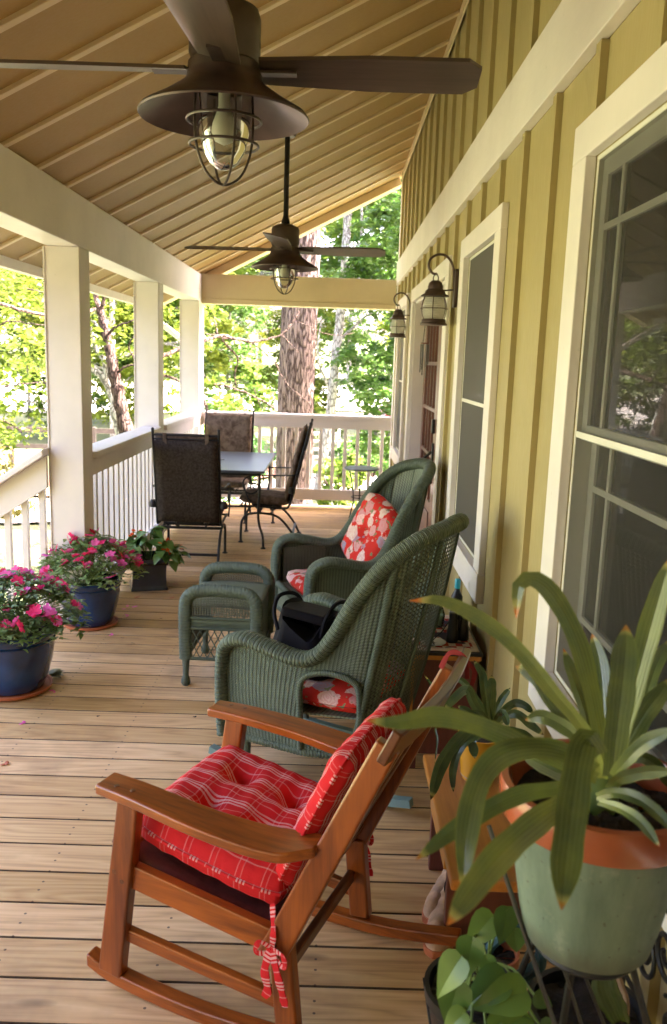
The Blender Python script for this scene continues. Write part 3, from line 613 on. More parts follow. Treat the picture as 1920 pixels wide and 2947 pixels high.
# ================================================ PORCH FURNITURE
# ---------------- ceiling fans
def make_fan(first):
    t = thing('ceiling_fan', '', 'ceiling fan', (0, 0, 0), 0, 'lantern ceiling fans')
    # origin: centre of the shade rim plane; z up
    topz = slope_z(-.30) - 2.105
    mb = MB(); mb.tube([(0, 0, .24), (0, 0, topz - .02)], .0155, 12); mb.lathe([(.0, .235), (.028, .235), (.024, .26), (.0165, .285)], n=16); mb.build('downrod', M['iron'], t)
    mb = MB(); mb.lathe([(0, topz - .10), (.045, topz - .095), (.068, topz - .05), (.07, topz + .01)], n=24); mb.build('canopy', M['bronze_l'], t)
    mb = MB(); mb.lathe([(.0, .238), (.05, .236), (.078, .222), (.084, .205), (.084, .125), (.080, .118), (.080, .108), (.086, .102), (.086, .082), (.0, .082)], n=40); mb.build('motor_housing', M['bronze_l'], t)
    mb = MB(); mb.lathe([(.088, .082), (.090, .066), (.105, .052), (.150, .022), (.196, -.004), (.2025, -.012), (.2005, -.016), (.192, -.010), (.148, .014), (.10, .040), (.070, .052)], n=56, cap=False); mb.build('lamp_shade', M['bronze'], t)
    mb = MB(); mb.lathe([(.0, .055), (.066, .054), (.064, -.005), (.060, -.05), (.050, -.090), (.033, -.118), (.014, -.130), (0, -.132)], n=32); mb.build('glass_globe', M['glass'], t)
    mb = MB(); mb.lathe([(0, .05), (.014, .048), (.014, .012), (.018, -.002), (.028, -.028), (.030, -.046), (.022, -.066), (0, -.076)], n=20); mb.build('bulb', M['bulb'], t)
    mb = MB()
    for k in range(2):
        P = [(.071, 0, .045), (.0735, 0, -.02), (.069, 0, -.08), (.052, 0, -.128), (.028, 0, -.155), (0, 0, -.165), (-.028, 0, -.155), (-.052, 0, -.128), (-.069, 0, -.08), (-.0735, 0, -.02), (-.071, 0, .045)]
        a = k * PI / 2 + .5; mb.tube(spline([(p[0] * math.cos(a), p[0] * math.sin(a), p[2]) for p in P], 4), .0032, 6)
    for r, z in ((.088, -.02), (.082, -.075)): mb.tube([(r * math.cos(q * PI / 16), r * math.sin(q * PI / 16), z) for q in range(32)], .0034, 6, closed=True)
    mb.build('wire_cage', M['bronze_l'], t)
    for i in range(4):
        a = i * PI / 2; mb = MB(); pit = -.22
        def bl(u, v, side):
            x = lerp(.085, .60, u); w_ = (.050 + .018 * min(1, u * 2)) * (1 - max(0, (u - .93) / .07) ** 2 * .45); y = (v - .5) * 2 * w_
            return (x, y * math.cos(pit), .092 + y * math.sin(pit) + side * .004)
        mb.grid(lambda u, v: bl(u, v, 1), 16, 4); mb.grid(lambda u, v: bl(1 - u, v, -1), 16, 4)
        e = [bl(u, 0, 1) for u in np.linspace(0, 1, 17)] + [bl(1, v, 1) for v in (.25, .5, .75)] + [bl(u, 1, 1) for u in np.linspace(1, 0, 17)]
        f = [bl(u, 0, -1) for u in np.linspace(0, 1, 17)] + [bl(1, v, -1) for v in (.25, .5, .75)] + [bl(u, 1, -1) for u in np.linspace(1, 0, 17)]
        m = len(e); mb.add(e + f, [(q, q + 1, m + q + 1, m + q) for q in range(m - 1)])
        b = mb.build('blade', M['blade'], t, smooth=30); b.rotation_euler = (0, 0, a)
        mb = MB(); mb.box((.12, 0, .087), (.10, .03, .006), (0, 0, 0)); br_ = mb.build('blade_bracket', M['bronze'], b, smooth=0)
    return t
fan = make_fan(1); fan.location = (-.283, 2.12, 2.115); fan.rotation_euler = (0, 0, R(-1)); fan['label'] = 'large dark ceiling fan with caged bulb hanging nearest the camera'
fan2 = dup(fan); fan2.location = (-.322, 5.2, 2.095); fan2.rotation_euler = (0, 0, R(-2)); fan2['label'] = 'smaller looking ceiling fan on a long rod over the dining end of the porch'
# ---------------- wall lanterns
def m_frost():
    n = N('ribbed_frosted_lantern_glass'); n.set(.25, 0, .6); n.col((.78, .76, .68)); tl = n.n('BsdfTranslucent'); tl.inputs[0].default_value = (.85, .83, .76, 1); tr = n.n('BsdfTransparent'); a = n.n('MixShader'); a.inputs[0].default_value = .5; b = n.n('MixShader'); b.inputs[0].default_value = .38
    n.l(n.b.outputs[0], a.inputs[1]); n.l(tl.outputs[0], a.inputs[2]); n.l(a.outputs[0], b.inputs[1]); n.l(tr.outputs[0], b.inputs[2]); n.l(b.outputs[0], n.out.inputs[0]); return n.m
M['glass_rib'] = m_frost()
def make_lamp():
    t = thing('wall_lantern', '', 'lantern', (0, 0, 0), 0, 'onion lanterns on the house wall')
    # origin on the wall surface, -x points out into the porch; lantern axis at x=-.11
    c = (-.115, 0, 0)
    mb = MB(); mb.prism([(-.030, -.095), (.030, -.095), (.038, -.08), (.038, .085), (.030, .10), (-.030, .10), (-.038, .085), (-.038, -.08)], -.018, -.001, 'x'); mb.build('wall_plate', M['bronze'], t, smooth=0, bevel=.004)
    mb = MB(); mb.tube(spline([(-.012, 0, -.04), (-.020, 0, .05), (-.030, 0, .12), (-.065, 0, .165), (-.11, 0, .172), (-.148, 0, .148), (-.155, 0, .11), (-.135, 0, .078), (-.112, 0, .072)], 6), [.0065] * 49, 8)
    mb.tube([(-.012, 0, -.005), (-.09, 0, -.010)], .004, 6); mb.build('hook_arm', M['bronze'], t)
    mb = MB(); mb.tube(spline([(-.125, 0, .035), (-.128, 0, .055), (-.115, 0, .078), (-.102, 0, .055), (-.105, 0, .035)], 5), .003, 6); mb.build('hanging_loop', M['bronze'], t)
    mb = MB(); mb.lathe([(0, .042), (.020, .040), (.034, .028), (.040, .008), (.040, -.004), (.050, -.012), (.056, -.028), (.072, -.036), (.074, -.042), (.050, -.046), (0, -.044)], c, 28); mb.build('lamp_cap', M['bronze'], t)
    mb = MB(); pr = []
    for i in range(41): u = i / 40; pr.append((.047 + .015 * math.sin(PI * u) + .0016 * math.sin(u * 2 * PI * 13), -.046 - .115 * u))
    mb.lathe(pr, c, 28, cap=False); mb.build('glass_globe', M['glass_rib'], t)
    mb = MB(); mb.lathe([(0, -.150), (.012, -.148), (.012, -.125), (.024, -.105), (.022, -.080), (0, -.070)], c, 14); mb.build('bulb', M['bulb'], t)
    mb = MB()
    for k in range(6):
        a = k * PI / 3 + .3; mb.tube([(c[0] + (.056 + .015 * math.sin(PI * u)) * math.cos(a), (.056 + .015 * math.sin(PI * u)) * math.sin(a), -.042 - .122 * u) for u in np.linspace(0, 1, 9)], .0024, 6)
    mb.tube([(c[0] + .0715 * math.cos(q * PI / 14), .0715 * math.sin(q * PI / 14), -.104) for q in range(28)], .0024, 6, closed=True); mb.build('wire_cage', M['bronze'], t)
    mb = MB(); mb.lathe([(0, -.158), (.060, -.158), (.064, -.164), (.064, -.176), (.072, -.182), (.072, -.190), (0, -.192)], c, 28); mb.build('lamp_base', M['bronze'], t)
    return t
l1 = make_lamp(); l1.location = (XW - .001, 4.53, 1.935); l1['label'] = 'caged lantern with ribbed glass on the wall between the screened window and the doors'
l2 = dup(l1); l2.location = (XW - .001, 7.15, 1.945); l2['label'] = 'caged lantern with ribbed glass on the wall beyond the doors, farther from the camera'
# ---------------- wind chime
t = thing('wind_chime', 'small wind chime of thin tubes hanging at the far door jamb', 'wind chime', (.665, 6.35, 1.80)); mb = MB()
for k in range(3): a = k * 2.09; mb.tube([(0, 0, .10), (.03 * math.cos(a), .03 * math.sin(a), -.10)], .0015, 5)
mb.tube([(0, 0, .10), (0, 0, .235)], .0015, 5); mb.build('cord', M['iron'], t)
mb = MB(); mb.lathe([(0, -.10), (.034, -.10), (.034, -.112), (0, -.112)], n=16); mb.build('disc', M['bench_d'], t)
for k in range(6): a = k * PI / 3; mb = MB(); mb.tube([(.028 * math.cos(a), .028 * math.sin(a), -.114), (.028 * math.cos(a), .028 * math.sin(a), -.26 - .02 * k)], .0045, 6); mb.build('chime_tube', M['steel'], t)
# ---------------- dining table
t = thing('dining_table', 'slate grey rectangular metal patio table between the brown chairs', 'table', (-.97, 7.27, 0)); mb = MB(); TW, TL, TZ = .435, .68, .66
mb.lo((-TW, -TL, TZ - .022), (TW, TL, TZ)); mb.build('tabletop', M['tabletop'], t, smooth=0, bevel=.006)
mb = MB(); mb.lathe([(.028, TZ + .0005), (.030, TZ + .003), (.020, TZ + .0035), (.019, TZ - .001)], n=20, cap=False); mb.build('umbrella_ring', M['chrome'], t)
mb = MB()
for s in (-1, 1): mb.lo((-TW + .05, s * (TL - .10) - .01, TZ - .05), (TW - .05, s * (TL - .10) + .01, TZ - .023)); mb.lo((s * (TW - .05) - .01, -TL + .10, TZ - .049), (s * (TW - .05) + .01, TL - .10, TZ - .023))
mb.build('apron', M['iron'], t, smooth=0)
for sx in (-1, 1):
    for sy in (-1, 1):
        mb = MB(); P = spline([(sx * .385, sy * .52, TZ - .03), (sx * .385, sy * .52, .45), (sx * .375, sy * .51, .30), (sx * .385, sy * .52, .20), (sx * .42, sy * .55, .10), (sx * .425, sy * .555, .015)], 5); mb.tube(P, .0105, 8); mb.lathe([(0, 0), (.022, 0), (.020, .008), (.010, .016)], (sx * .425, sy * .555, .0), 12); mb.build('leg', M['iron'], t)
# ---------------- spring dining chairs
def make_dchair():
    t = thing('dining_chair', '', 'chair', (0, 0, 0), 0, 'high backed spring chairs with brown cushions')
    W_ = .235
    for s in (-1, 1):
        mb = MB(); P = spline([(.215, s * .225, .012), (.215, s * .225, .10), (.205, s * .225, .19), (.15, s * .225, .245), (.02, s * .225, .255), (-.10, s * .225, .225), (-.20, s * .225, .12), (-.26, s * .225, .012)], 6); mb.tube(P, .0105, 8)
        for x in (.215, -.26): mb.lathe([(0, 0), (.022, 0), (.020, .008), (.010, .014)], (x, s * .225, 0), 12)
        mb.build('leg', M['iron'], t)
    mb = MB(); mb.beam((.06, -.235, .262), (.06, .235, .262), .022, .022, (1, 0, 0)); mb.beam((-.04, -.235, .252), (-.04, .235, .252), .02, .02, (1, 0, 0)); mb.beam((-.225, -.225, .085), (-.225, .225, .085), .018, .018, (1, 0, 0))
    for s in (-1, 1):
        for k in range(2): mb.tube(spline([(.06 - .1 * k, s * .10, .262), (.10 - .18 * k, s * .12, .285), (.06 - .1 * k, s * .12, .305)], 5), .006, 6)
    mb.beam((-.12, 0, .305), (.14, 0, .305), .20, .02, (0, 1, 0)); mb.build('spring_base', M['iron'], t, smooth=30)
    sb_, st_ = Vector((-.19, 0, .31)), Vector((-.355, 0, 1.0))
    mb = MB()
    for s in (-1, 1):
        mb.tube(spline([(.22, s * W_, .315), (.05, s * W_, .315), (-.14, s * W_, .305), (-.195, s * W_, .345), (-.25, s * W_, .60), (-.345, s * W_, .985), (-.352, s * W_, 1.015)], 6), .0095, 8)
        mb.sphere((-.354, s * W_, 1.025), .012, 8, 6)
    mb.tube([(-.345, -W_, .985), (-.345, W_, .985)], .008, 8); mb.tube([(-.338, -W_, .955), (-.338, W_, .955)], .006, 8); mb.tube([(-.222, -W_, .47), (-.222, W_, .47)], .007, 6); mb.tube([(.22, -W_, .315), (.22, W_, .315)], .009, 8); mb.build('frame', M['iron'], t)
    for s in (-1, 1):
        mb = MB(); a = s * (W_ + .028); mb.tube(spline([(-.262, s * W_, .60), (-.20, a, .590), (.0, a, .585), (.14, a, .575), (.195, a, .53), (.185, a, .455), (.13, a, .425), (.075, a, .455), (.075, a, .50), (.11, a, .52)], 6), .0065, 6); mb.tube(spline([(.19, a, .50), (.16, a, .40), (.10, a, .32)], 5), .0065, 6)
        mb.lathe([(0, -.03), (.028, -.022), (.030, .01), (.02, .03), (0, .032)], (-.21, s * (W_ + .025), .46), 12); mb.build('armrest', M['iron'], t)
    def pad(name, o, ux, uy, uz, lx, ly, th, mat, seed):
        mb = MB(); g = random.Random(seed); ph = g.uniform(0, 6)
        def f(u, v, s):
            e = min(1, 7 * min(u, 1 - u)) * min(1, 7 * min(v, 1 - v)); e = math.sin(max(0, e) * PI / 2) ** .6
            b = .5 + .5 * math.sin(u * PI * 3 + ph) ** 2; h = s * th * .5 * e * (.78 + .22 * b)
            p = Vector(o) + Vector(ux) * (u - .0) * lx + Vector(uy) * (v - .5) * ly + Vector(uz) * h; return p
        mb.grid(lambda u, v: f(u, v, 1), 24, 20); mb.grid(lambda u, v: f(1 - u, v, -1), 24, 20); return mb.build(name, mat, t, smooth=70, merge=True)
    pad('seat_cushion', (-.20, 0, .352), (1, 0, .04), (0, 1, 0), (0, 0, 1), .44, .45, .075, M['cush'], 1)
    d = (st_ - sb_).normalized(); nrm = Vector((d.z, 0, -d.x))
    b = pad('back_cushion', Vector((-.185, 0, .345)) + nrm * .03, d, (0, 1, 0), nrm, .66, .455, .06, M['cush'], 2)
    mb = MB(); mb.grid(lambda u, v: Vector((-.192, 0, .33)) + d * (.635 * v) + Vector((0, (u - .5) * .455, 0)) - nrm * (.010 - .004 * math.sin(PI * u)), 8, 8); mb.build('back_sling', M['cush_d'], t, solid=.006)
    mb = MB()
    for s in (-1, 1): mb.beam(Vector((-.330, s * .15, .925)) - nrm * .012, Vector((-.350, s * .15, 1.0)) - nrm * .012, .026, .006, (0, 1, 0)); mb.beam(Vector((-.350, s * .15, 1.0)) - nrm * .010, Vector((-.315, s * .15, .93)) + nrm * .03, .026, .006, (0, 1, 0))
    mb.build('cushion_tie', M['cush'], t, smooth=30)
    return t
c1 = make_dchair(); c1.location = (-1.055, 6.30, 0); c1.rotation_euler = (0, 0, R(91)); c1['label'] = 'dining chair with its dark back towards the camera at the near end of the table'
c2 = dup(c1); c2.location = (-1.03, 7.98, 0); c2.rotation_euler = (0, 0, R(-90)); c2['label'] = 'dining chair facing the camera at the far end of the table by the corner post'
c3 = dup(c1); c3.location = (-.54, 7.17, 0); c3.rotation_euler = (0, 0, R(180)); c3['label'] = 'dining chair seen side on at the right of the slate grey table'
# ---------------- small round side table
t = thing('round_side_table', 'small round metal side table on thin legs by the far railing', 'table', (.30, 8.32, 0)); mb = MB()
mb.lathe([(0, .478), (.165, .478), (.180, .484), (.180, .494), (.170, .500), (0, .500)], n=40); mb.build('tabletop', M['tabletop'], t, smooth=30)
for k in range(3):
    a = k * 2 * PI / 3 + R(215); mb = MB(); mb.tube(spline([(r * math.cos(a), r * math.sin(a), z) for r, z in ((.145, .478), (.125, .40), (.095, .26), (.092, .15), (.115, .06), (.125, .008))], 5), .007, 7); mb.lathe([(0, 0), (.016, 0), (.008, .010)], (.125 * math.cos(a), .125 * math.sin(a), 0), 10); mb.build('leg', M['iron'], t)
mb = MB(); mb.tube([(.092 * math.cos(q * PI / 12), .092 * math.sin(q * PI / 12), .20) for q in range(24)], .005, 6, closed=True); mb.build('brace_ring', M['iron'], t)

# ---------------- wicker armchairs (x forward, +y is the side towards the camera)
def rimpath(W_):
    half = [(.325, W_, .165), (.335, W_, .30), (.335, W_, .44), (.315, W_ + .005, .515), (.245, W_ + .006, .548), (.15, W_ + .002, .535), (.03, W_ - .005, .512), (-.045, W_ - .012, .535), (-.105, W_ - .022, .615), (-.170, W_ - .038, .74), (-.255, W_ - .062, .865), (-.345, W_ - .115, .952), (-.41, .085, .990), (-.425, 0, .998)]
    P = half + [(x, -y, z) for x, y, z in half[-2::-1]]
    return spline(P, 10)
def wrapped(mb, path, w_, h_, pitch=.017, amp=.10, n=12, ref=None):
    "thick roll wrapped with cane: closely ringed, flattened tube"
    L = sum(np.linalg.norm(np.array(path[i + 1]) - np.array(path[i])) for i in range(len(path) - 1)); m = max(4, int(L / pitch) * 6); P = resample(path, m + 1); k = len(P)
    wv = [w_(i / (k - 1)) if callable(w_) else w_ for i in range(k)]; hv = [h_(i / (k - 1)) if callable(h_) else h_ for i in range(k)]
    r = [hv[i] * (1 - amp + amp * abs(math.sin(PI * i / 6)) ** .7 * 1.0) for i in range(k)]
    mb.tube(P, r, n, sx=[wv[i] / hv[i] for i in range(k)], ref=ref)
def make_wicker(kind):
    t = thing('wicker_armchair', '', 'armchair', (0, 0, 0), 0, 'green wicker armchairs')
    W_ = .295; P = rimpath(W_); m = len(P)
    base = []
    for i, p in enumerate(P):
        u = i / (m - 1); x, y, z = p; s = 1 if y >= 0 else -1
        f = max(0., min(1., (.335 - x) / .76))     # 0 at the front, 1 at the crest
        bx = .325 - (.325 + .245) * f ** .85 if f < 1 else -.245; by = s * min(abs(y) + .0, (W_ - .012) * math.sqrt(max(0, 1 - max(0, (f - .55) / .45) ** 2.2)) ) if f > .3 else s * (W_ - .012)
        base.append(np.array([bx, by, .165]))
    base = np.array(base)
    # smooth the base outline
    for _ in range(6): base[1:-1] = (base[:-2] + base[2:] + base[1:-1] * 2) / 4
    Pn = np.array(P); Ls = np.concatenate([[0], np.cumsum(np.linalg.norm(np.diff(base, axis=0), axis=1))])
    def surf(u, v, off=0):
        q = u * (m - 1); i = min(m - 2, int(q)); k = q - i; a = base[i] * (1 - k) + base[i + 1] * k; b = Pn[i] * (1 - k) + Pn[i + 1] * k
        p = a + (b - a) * v; bow = math.sin(PI * v) * .012; c = np.array([-.05, 0, 0]); d = p - c; d[2] = 0; nn = np.linalg.norm(d); return p + d / (nn + 1e-6) * (bow + off)
    # arch opening low in each rear side
    def inhole(u, v, grow=0):
        p = surf(u, v); X, Z = p[0], p[2]
        if p[1] < 0: return False
        cx, hw, z0, zt = -.090, .100 + grow, .215 - grow, .475 + grow
        return abs(X - cx) < hw and z0 < Z < zt - (0 if abs(X - cx) < hw * .55 else (abs(X - cx) - hw * .55) ** 2 / (hw * .45) ** 2 * .05) and abs(p[1]) > .16
    ULp = [Ls[-1]]
    uvf = lambda u, v: (float(np.interp(u * (m - 1), range(m), Ls)), v * .62)
    fr_ = lambda u: surf(u, .5)[0]
    uu = np.linspace(0, 1, 400); ub = [u for u in uu if surf(u, .0)[0] < -.165]; ua, uz_ = (min(ub), max(ub)) if ub else (.42, .58)
    ua, uz_ = .42, .58
    mb = MB(); mb.grid(lambda u, v: surf(u * ua, v), 110, 56, skip=lambda u, v: inhole(u * ua, v), uvf=lambda u, v: uvf(u * ua, v)); mb.build('side_panel', M['wick'], t, smooth=80, solid=.007)
    mb = MB(); mb.grid(lambda u, v: surf(uz_ + u * (1 - uz_), v), 80, 40, uvf=lambda u, v: uvf(uz_ + u * (1 - uz_), v)); mb.build('side_panel', M['wick'], t, smooth=80, solid=.007)
    mb = MB(); mb.grid(lambda u, v: surf(ua + u * (uz_ - ua), v), 60, 40, uvf=lambda u, v: uvf(ua + u * (uz_ - ua), v)); mb.build('back_panel', M['wick_open'] if kind == 'near' else M['wick_flat'], t, smooth=80)
    # rolled rim
    mb = MB(); wf = lambda u: (lambda d: lerp(.050, .036, min(1, max(0, (d - .16) / .12))))(1 - abs(u - .5) * 2) if False else (lambda d: .044 if d < .42 else lerp(.044, .034, min(1, (d - .42) / .15)))(1 - abs(2 * u - 1))
    wrapped(mb, P, wf, lambda u: .026 + .006 * (1 - abs(2 * u - 1)), .0150, .08, 12, ref=(0, 1, .001)); mb.build('rolled_rim', M['wick_rim'], t, smooth=80)
    # wrapped uprights and border of the opening
    mb = MB()
    for uq in (.40, .60):
        wrapped(mb, [surf(uq, v, .006) for v in np.linspace(0, .98, 12)], .015, .015, .012, .06, 8)
    for uq in (.46, .54): mb.tube([surf(uq, v, .004) for v in np.linspace(0, .98, 12)], .007, 6)
    if True:
        hp = []
        cx, hw = -.090, .100
        def onside(X, Z):
            best = None
            for uq in np.linspace(.02, .47, 240):
                v = 0; a, b = surf(uq, 0), surf(uq, 1); vv = (Z - a[2]) / (b[2] - a[2])
                if not 0 <= vv <= 1: continue
                p = surf(uq, vv, .006); d = abs(p[0] - X)
                if best is None or d < best[0]: best = (d, p)
            return best[1]
        for X, Z in [(cx - hw, .175), (cx - hw, .30), (cx - hw, .415), (cx - hw * .8, .455), (cx - hw * .3, .476), (cx + hw * .3, .476), (cx + hw * .8, .455), (cx + hw, .415), (cx + hw, .30), (cx + hw, .175)]: hp.append(onside(X, Z))
        wrapped(mb, spline(hp, 5), .012, .012, .010, .08, 8)
    mb.build('wrapped_post', M['wick_rim'], t, smooth=80)
    # braided skirt along the bottom
    mb = MB(); wrapped(mb, list(base), .013, .018, .013, .15, 8); wrapped(mb, [(.325, -W_ + .01, .165), (.325, W_ - .01, .165)], .013, .018, .013, .15, 8); wrapped(mb, [(.33, -W_ + .02, .30), (.335, 0, .30), (.33, W_ - .02, .30)], .016, .020, .013, .15, 8); mb.build('braided_edge', M['wick_rim'], t, smooth=80)
    # seat and front apron
    mb = MB(); mb.grid(lambda u, v: (lerp(-.22, .325, u), (v - .5) * 2 * lerp(.20, W_ - .02, min(1, u * 2)), .30), 10, 10, uvf=lambda u, v: (u * .55, v * .55)); mb.grid(lambda u, v: (.328, (u - .5) * 2 * (W_ - .02), lerp(.17, .30, v)), 10, 4, uvf=lambda u, v: (u * .55, v * .13)); mb.build('seat', M['wick_flat'], t, smooth=0, solid=.006)
    # inner faces of the arms
    for s in (1, -1):
        mb = MB(); mb.grid(lambda u, v: (lerp(.05, .30, u), s * (W_ - .035), lerp(.30, .50 + .01 * math.sin(PI * u), v)), 10, 6, uvf=lambda u, v: (u * .42, v * .22)); mb.build('arm_lining', M['wick_open'], t, smooth=0)
    if kind == 'near':
        for s in (1, -1):
            mb = MB(); Q = spline([(.43, s * .235, .050), (.25, s * .235, .020), (0, s * .235, .014), (-.2, s * .235, .022), (-.40, s * .235, .055)], 6)
            for i in range(len(Q) - 1): mb.beam(Q[i], Q[i + 1], .032, .028, (0, 1, 0))
            mb.build('runner', M['sage'], t, smooth=30)
            for x in (.27, -.17): mb = MB(); mb.tube([(x, s * .235, .03), (x, s * .235, .18)], [.016, .019], 10); mb.build('leg', M['wick_rim'], t)
    else:
        for s in (1, -1):
            for x in (.29, -.17): mb = MB(); mb.tube([(x, s * .25, .0), (x, s * .25, .02), (x, s * .25, .05), (x, s * .25, .18)], [.016, .021, .015, .02], 10); mb.build('leg', M['wick_rim'], t)
    return t
def puff(mb, o, ux, uy, uz, lx, ly, th, n=28, tufts=(), droop=0, rnd=.12, swap=False):
    "stuffed cushion: rounded square, tufted"
    ux, uy, uz, o = Vector(ux), Vector(uy), Vector(uz), Vector(o)
    def f(u, v, s):
        a, b = 2 * u - 1, 2 * v - 1
        r = 1 - rnd * (abs(a) * abs(b)) ** 3
        e = max(0, 1 - max(abs(a), abs(b)) ** 5) ** .5; h = th * .5 * (e * .9 + .02)
        for (p, q) in tufts:
            d2 = (a - p) ** 2 + (b - q) ** 2; h -= th * .34 * math.exp(-d2 / .018) + th * .12 * math.exp(-d2 / .10)
        wr = .004 * math.sin(a * 17 + b * 9) * math.sin(b * 13 - a * 5)
        return o + ux * a * r * lx / 2 + uy * b * r * ly / 2 + uz * (s * max(h, 0) + wr * e - droop * (a * a + b * b))
    for s in (1, -1):
        mb.grid((lambda u, v: f(u, v, 1)) if s > 0 else (lambda u, v: f(1 - u, v, -1)), n, n, uvf=(lambda u, v: (u * lx, v * ly)) if s > 0 else (lambda u, v: ((1 - u) * lx, v * ly)))
    if swap:
        k = n * n * 2; mb.uv[-k:] = [[(b, a) for a, b in q] for q in mb.uv[-k:]]
    out = [f(u, 0, 0) for u in np.linspace(0, 1, 14)] + [f(1, v, 0) for v in np.linspace(0, 1, 14)[1:]] + [f(u, 1, 0) for u in np.linspace(1, 0, 14)[1:]] + [f(0, v, 0) for v in np.linspace(1, 0, 14)[1:-1]]
    return out
w1 = make_wicker('near'); w1.location = (.058, 3.034, 0); w1.rotation_euler = (0, 0, R(153.5)); w1['label'] = 'green wicker rocking armchair seen from behind, holding a black bag'
w2 = make_wicker('far'); w2.location = (.118, 4.43, 0); w2.rotation_euler = (0, 0, R(200.5)); w2['label'] = 'green wicker armchair facing the camera with a red floral pillow on its back'
# seat cushions and pillow
def on(tg, name, lb, cat, loc, rz, grp=None): return thing(name, lb, cat, loc, rz, grp)
t = thing('floral_seat_cushion', 'red floral seat cushion under the bag in the near wicker chair', 'cushion', (.058, 3.034, .345), R(153.5)); mb = MB(); o_ = puff(mb, (.04, 0, 0), (1, 0, 0), (0, 1, 0), (0, 0, 1), .50, .50, .085); mb.build('pad', M['floral'], t, smooth=80, merge=True)
t = thing('floral_seat_cushion', 'red floral seat cushion on the far wicker chair by the ottoman', 'cushion', (.118, 4.43, .350), R(200.5)); mb = MB(); puff(mb, (.07, 0, 0), (1, 0, 0), (0, 1, 0), (0, 0, 1), .50, .50, .10); mb.build('pad', M['floral'], t, smooth=80, merge=True)
t = thing('floral_pillow', 'square red floral pillow leaning on the far wicker chair back', 'pillow', (.118, 4.43, 0), R(200.5)); d = Vector((-.35, 0, .94)); nn = Vector((.94, 0, .35)); mb = MB(); puff(mb, Vector((-.13, -.01, .60)), (0, .95, -.30), d + Vector((0, .30, 0)), nn, .40, .40, .16, tufts=((0, 0),)); mb.build('pad', M['floral'], t, smooth=80, merge=True)
# bag
t = thing('handbag', 'black leather bag slouching on the near wicker chair seat', 'bag', (.058, 3.034, .385), R(153.5)); mb = MB()
def bagf(u, v):
    a = 2 * PI * u; r = 1 - .10 * v + .04 * math.sin(3 * a + 2 * v) + .03 * math.sin(7 * a); h = .19 * v
    ex = math.copysign(abs(math.cos(a)) ** .6, math.cos(a)) * .155 * r; ey = math.copysign(abs(math.sin(a)) ** .6, math.sin(a)) * .185 * r
    return (.12 + ex * (1 - .25 * v), -.02 + ey, h + .035 * v * math.sin(a * 2 + 1) + .02 * math.cos(a * 5) * v)
mb.grid(bagf, 48, 14); mb.grid(lambda u, v: tuple(Vector(bagf(u, 1)) * (1 - v) + Vector((.12, -.02, .12)) * v), 48, 6); mb.build('bag_body', M['bag'], t, smooth=60)
mb = MB(); mb.box((.15, .0, .20), (.17, .22, .035), (.12, -.18, .3)); mb.build('flap', M['bag'], t, smooth=0, bevel=.012, seg=3)
for s in (-1, 1): mb = MB(); mb.tube(spline([(.12 + s * .09, -.11, .15), (.13 + s * .11, -.08, .235), (.14 + s * .12, .02, .255), (.13 + s * .11, .10, .215), (.12 + s * .09, .12, .15)], 6), .008, 7); mb.build('handle', M['bag'], t)
mb = MB(); mb.tube(spline([(.2, .16, .12), (.10, .24, .09), (-.02, .22, .08), (-.06, .1, .08)], 6), .004, 6); mb.build('cord', M['black'], t)
# ---------------- ottoman
t = thing('wicker_ottoman', 'green wicker ottoman with raised ends in front of the far wicker chair', 'ottoman', (-.485, 3.98, 0), R(-3))
OX, OY = .165, .225
for s in (-1, 1):
    y = s * OY; mb = MB(); hi = .455
    A = spline([(-OX - .0, y, .13), (-OX - .004, y, .25), (-OX - .004, y, .39), (-OX + .010, y, .436), (-OX + .045, y, .462), (-OX + .10, y, .470), (0, y, .472), (OX - .10, y, .470), (OX - .045, y, .462), (OX - .010, y, .436), (OX + .004, y, .39), (OX + .004, y, .25), (OX, y, .13)], 6)
    wrapped(mb, A, .020, .032, .0150, .09, 10, ref=(0, 0, 1) if False else (0, 1, 0)); mb.build('end_roll', M['wick_rim'], t, smooth=80)
    mb = MB(); mb.grid(lambda u, v: (lerp(-OX, OX, u), y, lerp(.345, .405 + .05 * math.sin(PI * min(1, max(0, u))) ** .4, v)), 20, 6, uvf=lambda u, v: (u * .4, v * .1)); mb.build('end_weave', M['wick_open'], t, smooth=0)
    mb = MB(); wrapped(mb, [(-OX, y, .335), (OX, y, .335)], .009, .009, .01, .1, 6); wrapped(mb, [(-OX, y, .285), (OX, y, .285)], .009, .009, .01, .1, 6); wrapped(mb, [(-OX, y, .135), (OX, y, .135)], .010, .012, .01, .1, 6)
    mb.grid(lambda u, v: (lerp(-OX, OX, u), y, lerp(.29, .33, v)), 4, 1, uvf=lambda u, v: (u * .4, v * .04))
    for k in range(-3, 13):
        for dr in (1, -1):
            x0 = -OX + k * .034; x1_ = x0 + dr * .075; z0, z1_ = .14, .285
            a, b = x0, x1_
            ta = max(0, min(1, ((-OX - a) / (b - a)) if b != a else 0)) if a < -OX else (max(0, (OX - a) / (b - a)) if a > OX and b < a else 0)
            tb = 1 if -OX <= b <= OX else ((OX - a) / (b - a) if b > OX else (-OX - a) / (b - a))
            if not (0 <= ta < tb <= 1): continue
            p, q = (lerp(a, b, ta), y + dr * .002, lerp(z0, z1_, ta)), (lerp(a, b, tb), y + dr * .002, lerp(z0, z1_, tb))
            if (Vector(p) - Vector(q)).length > .02: mb.tube([p, q], .0028, 5)
    mb.build('lattice', M['wick_rim'], t, smooth=60)
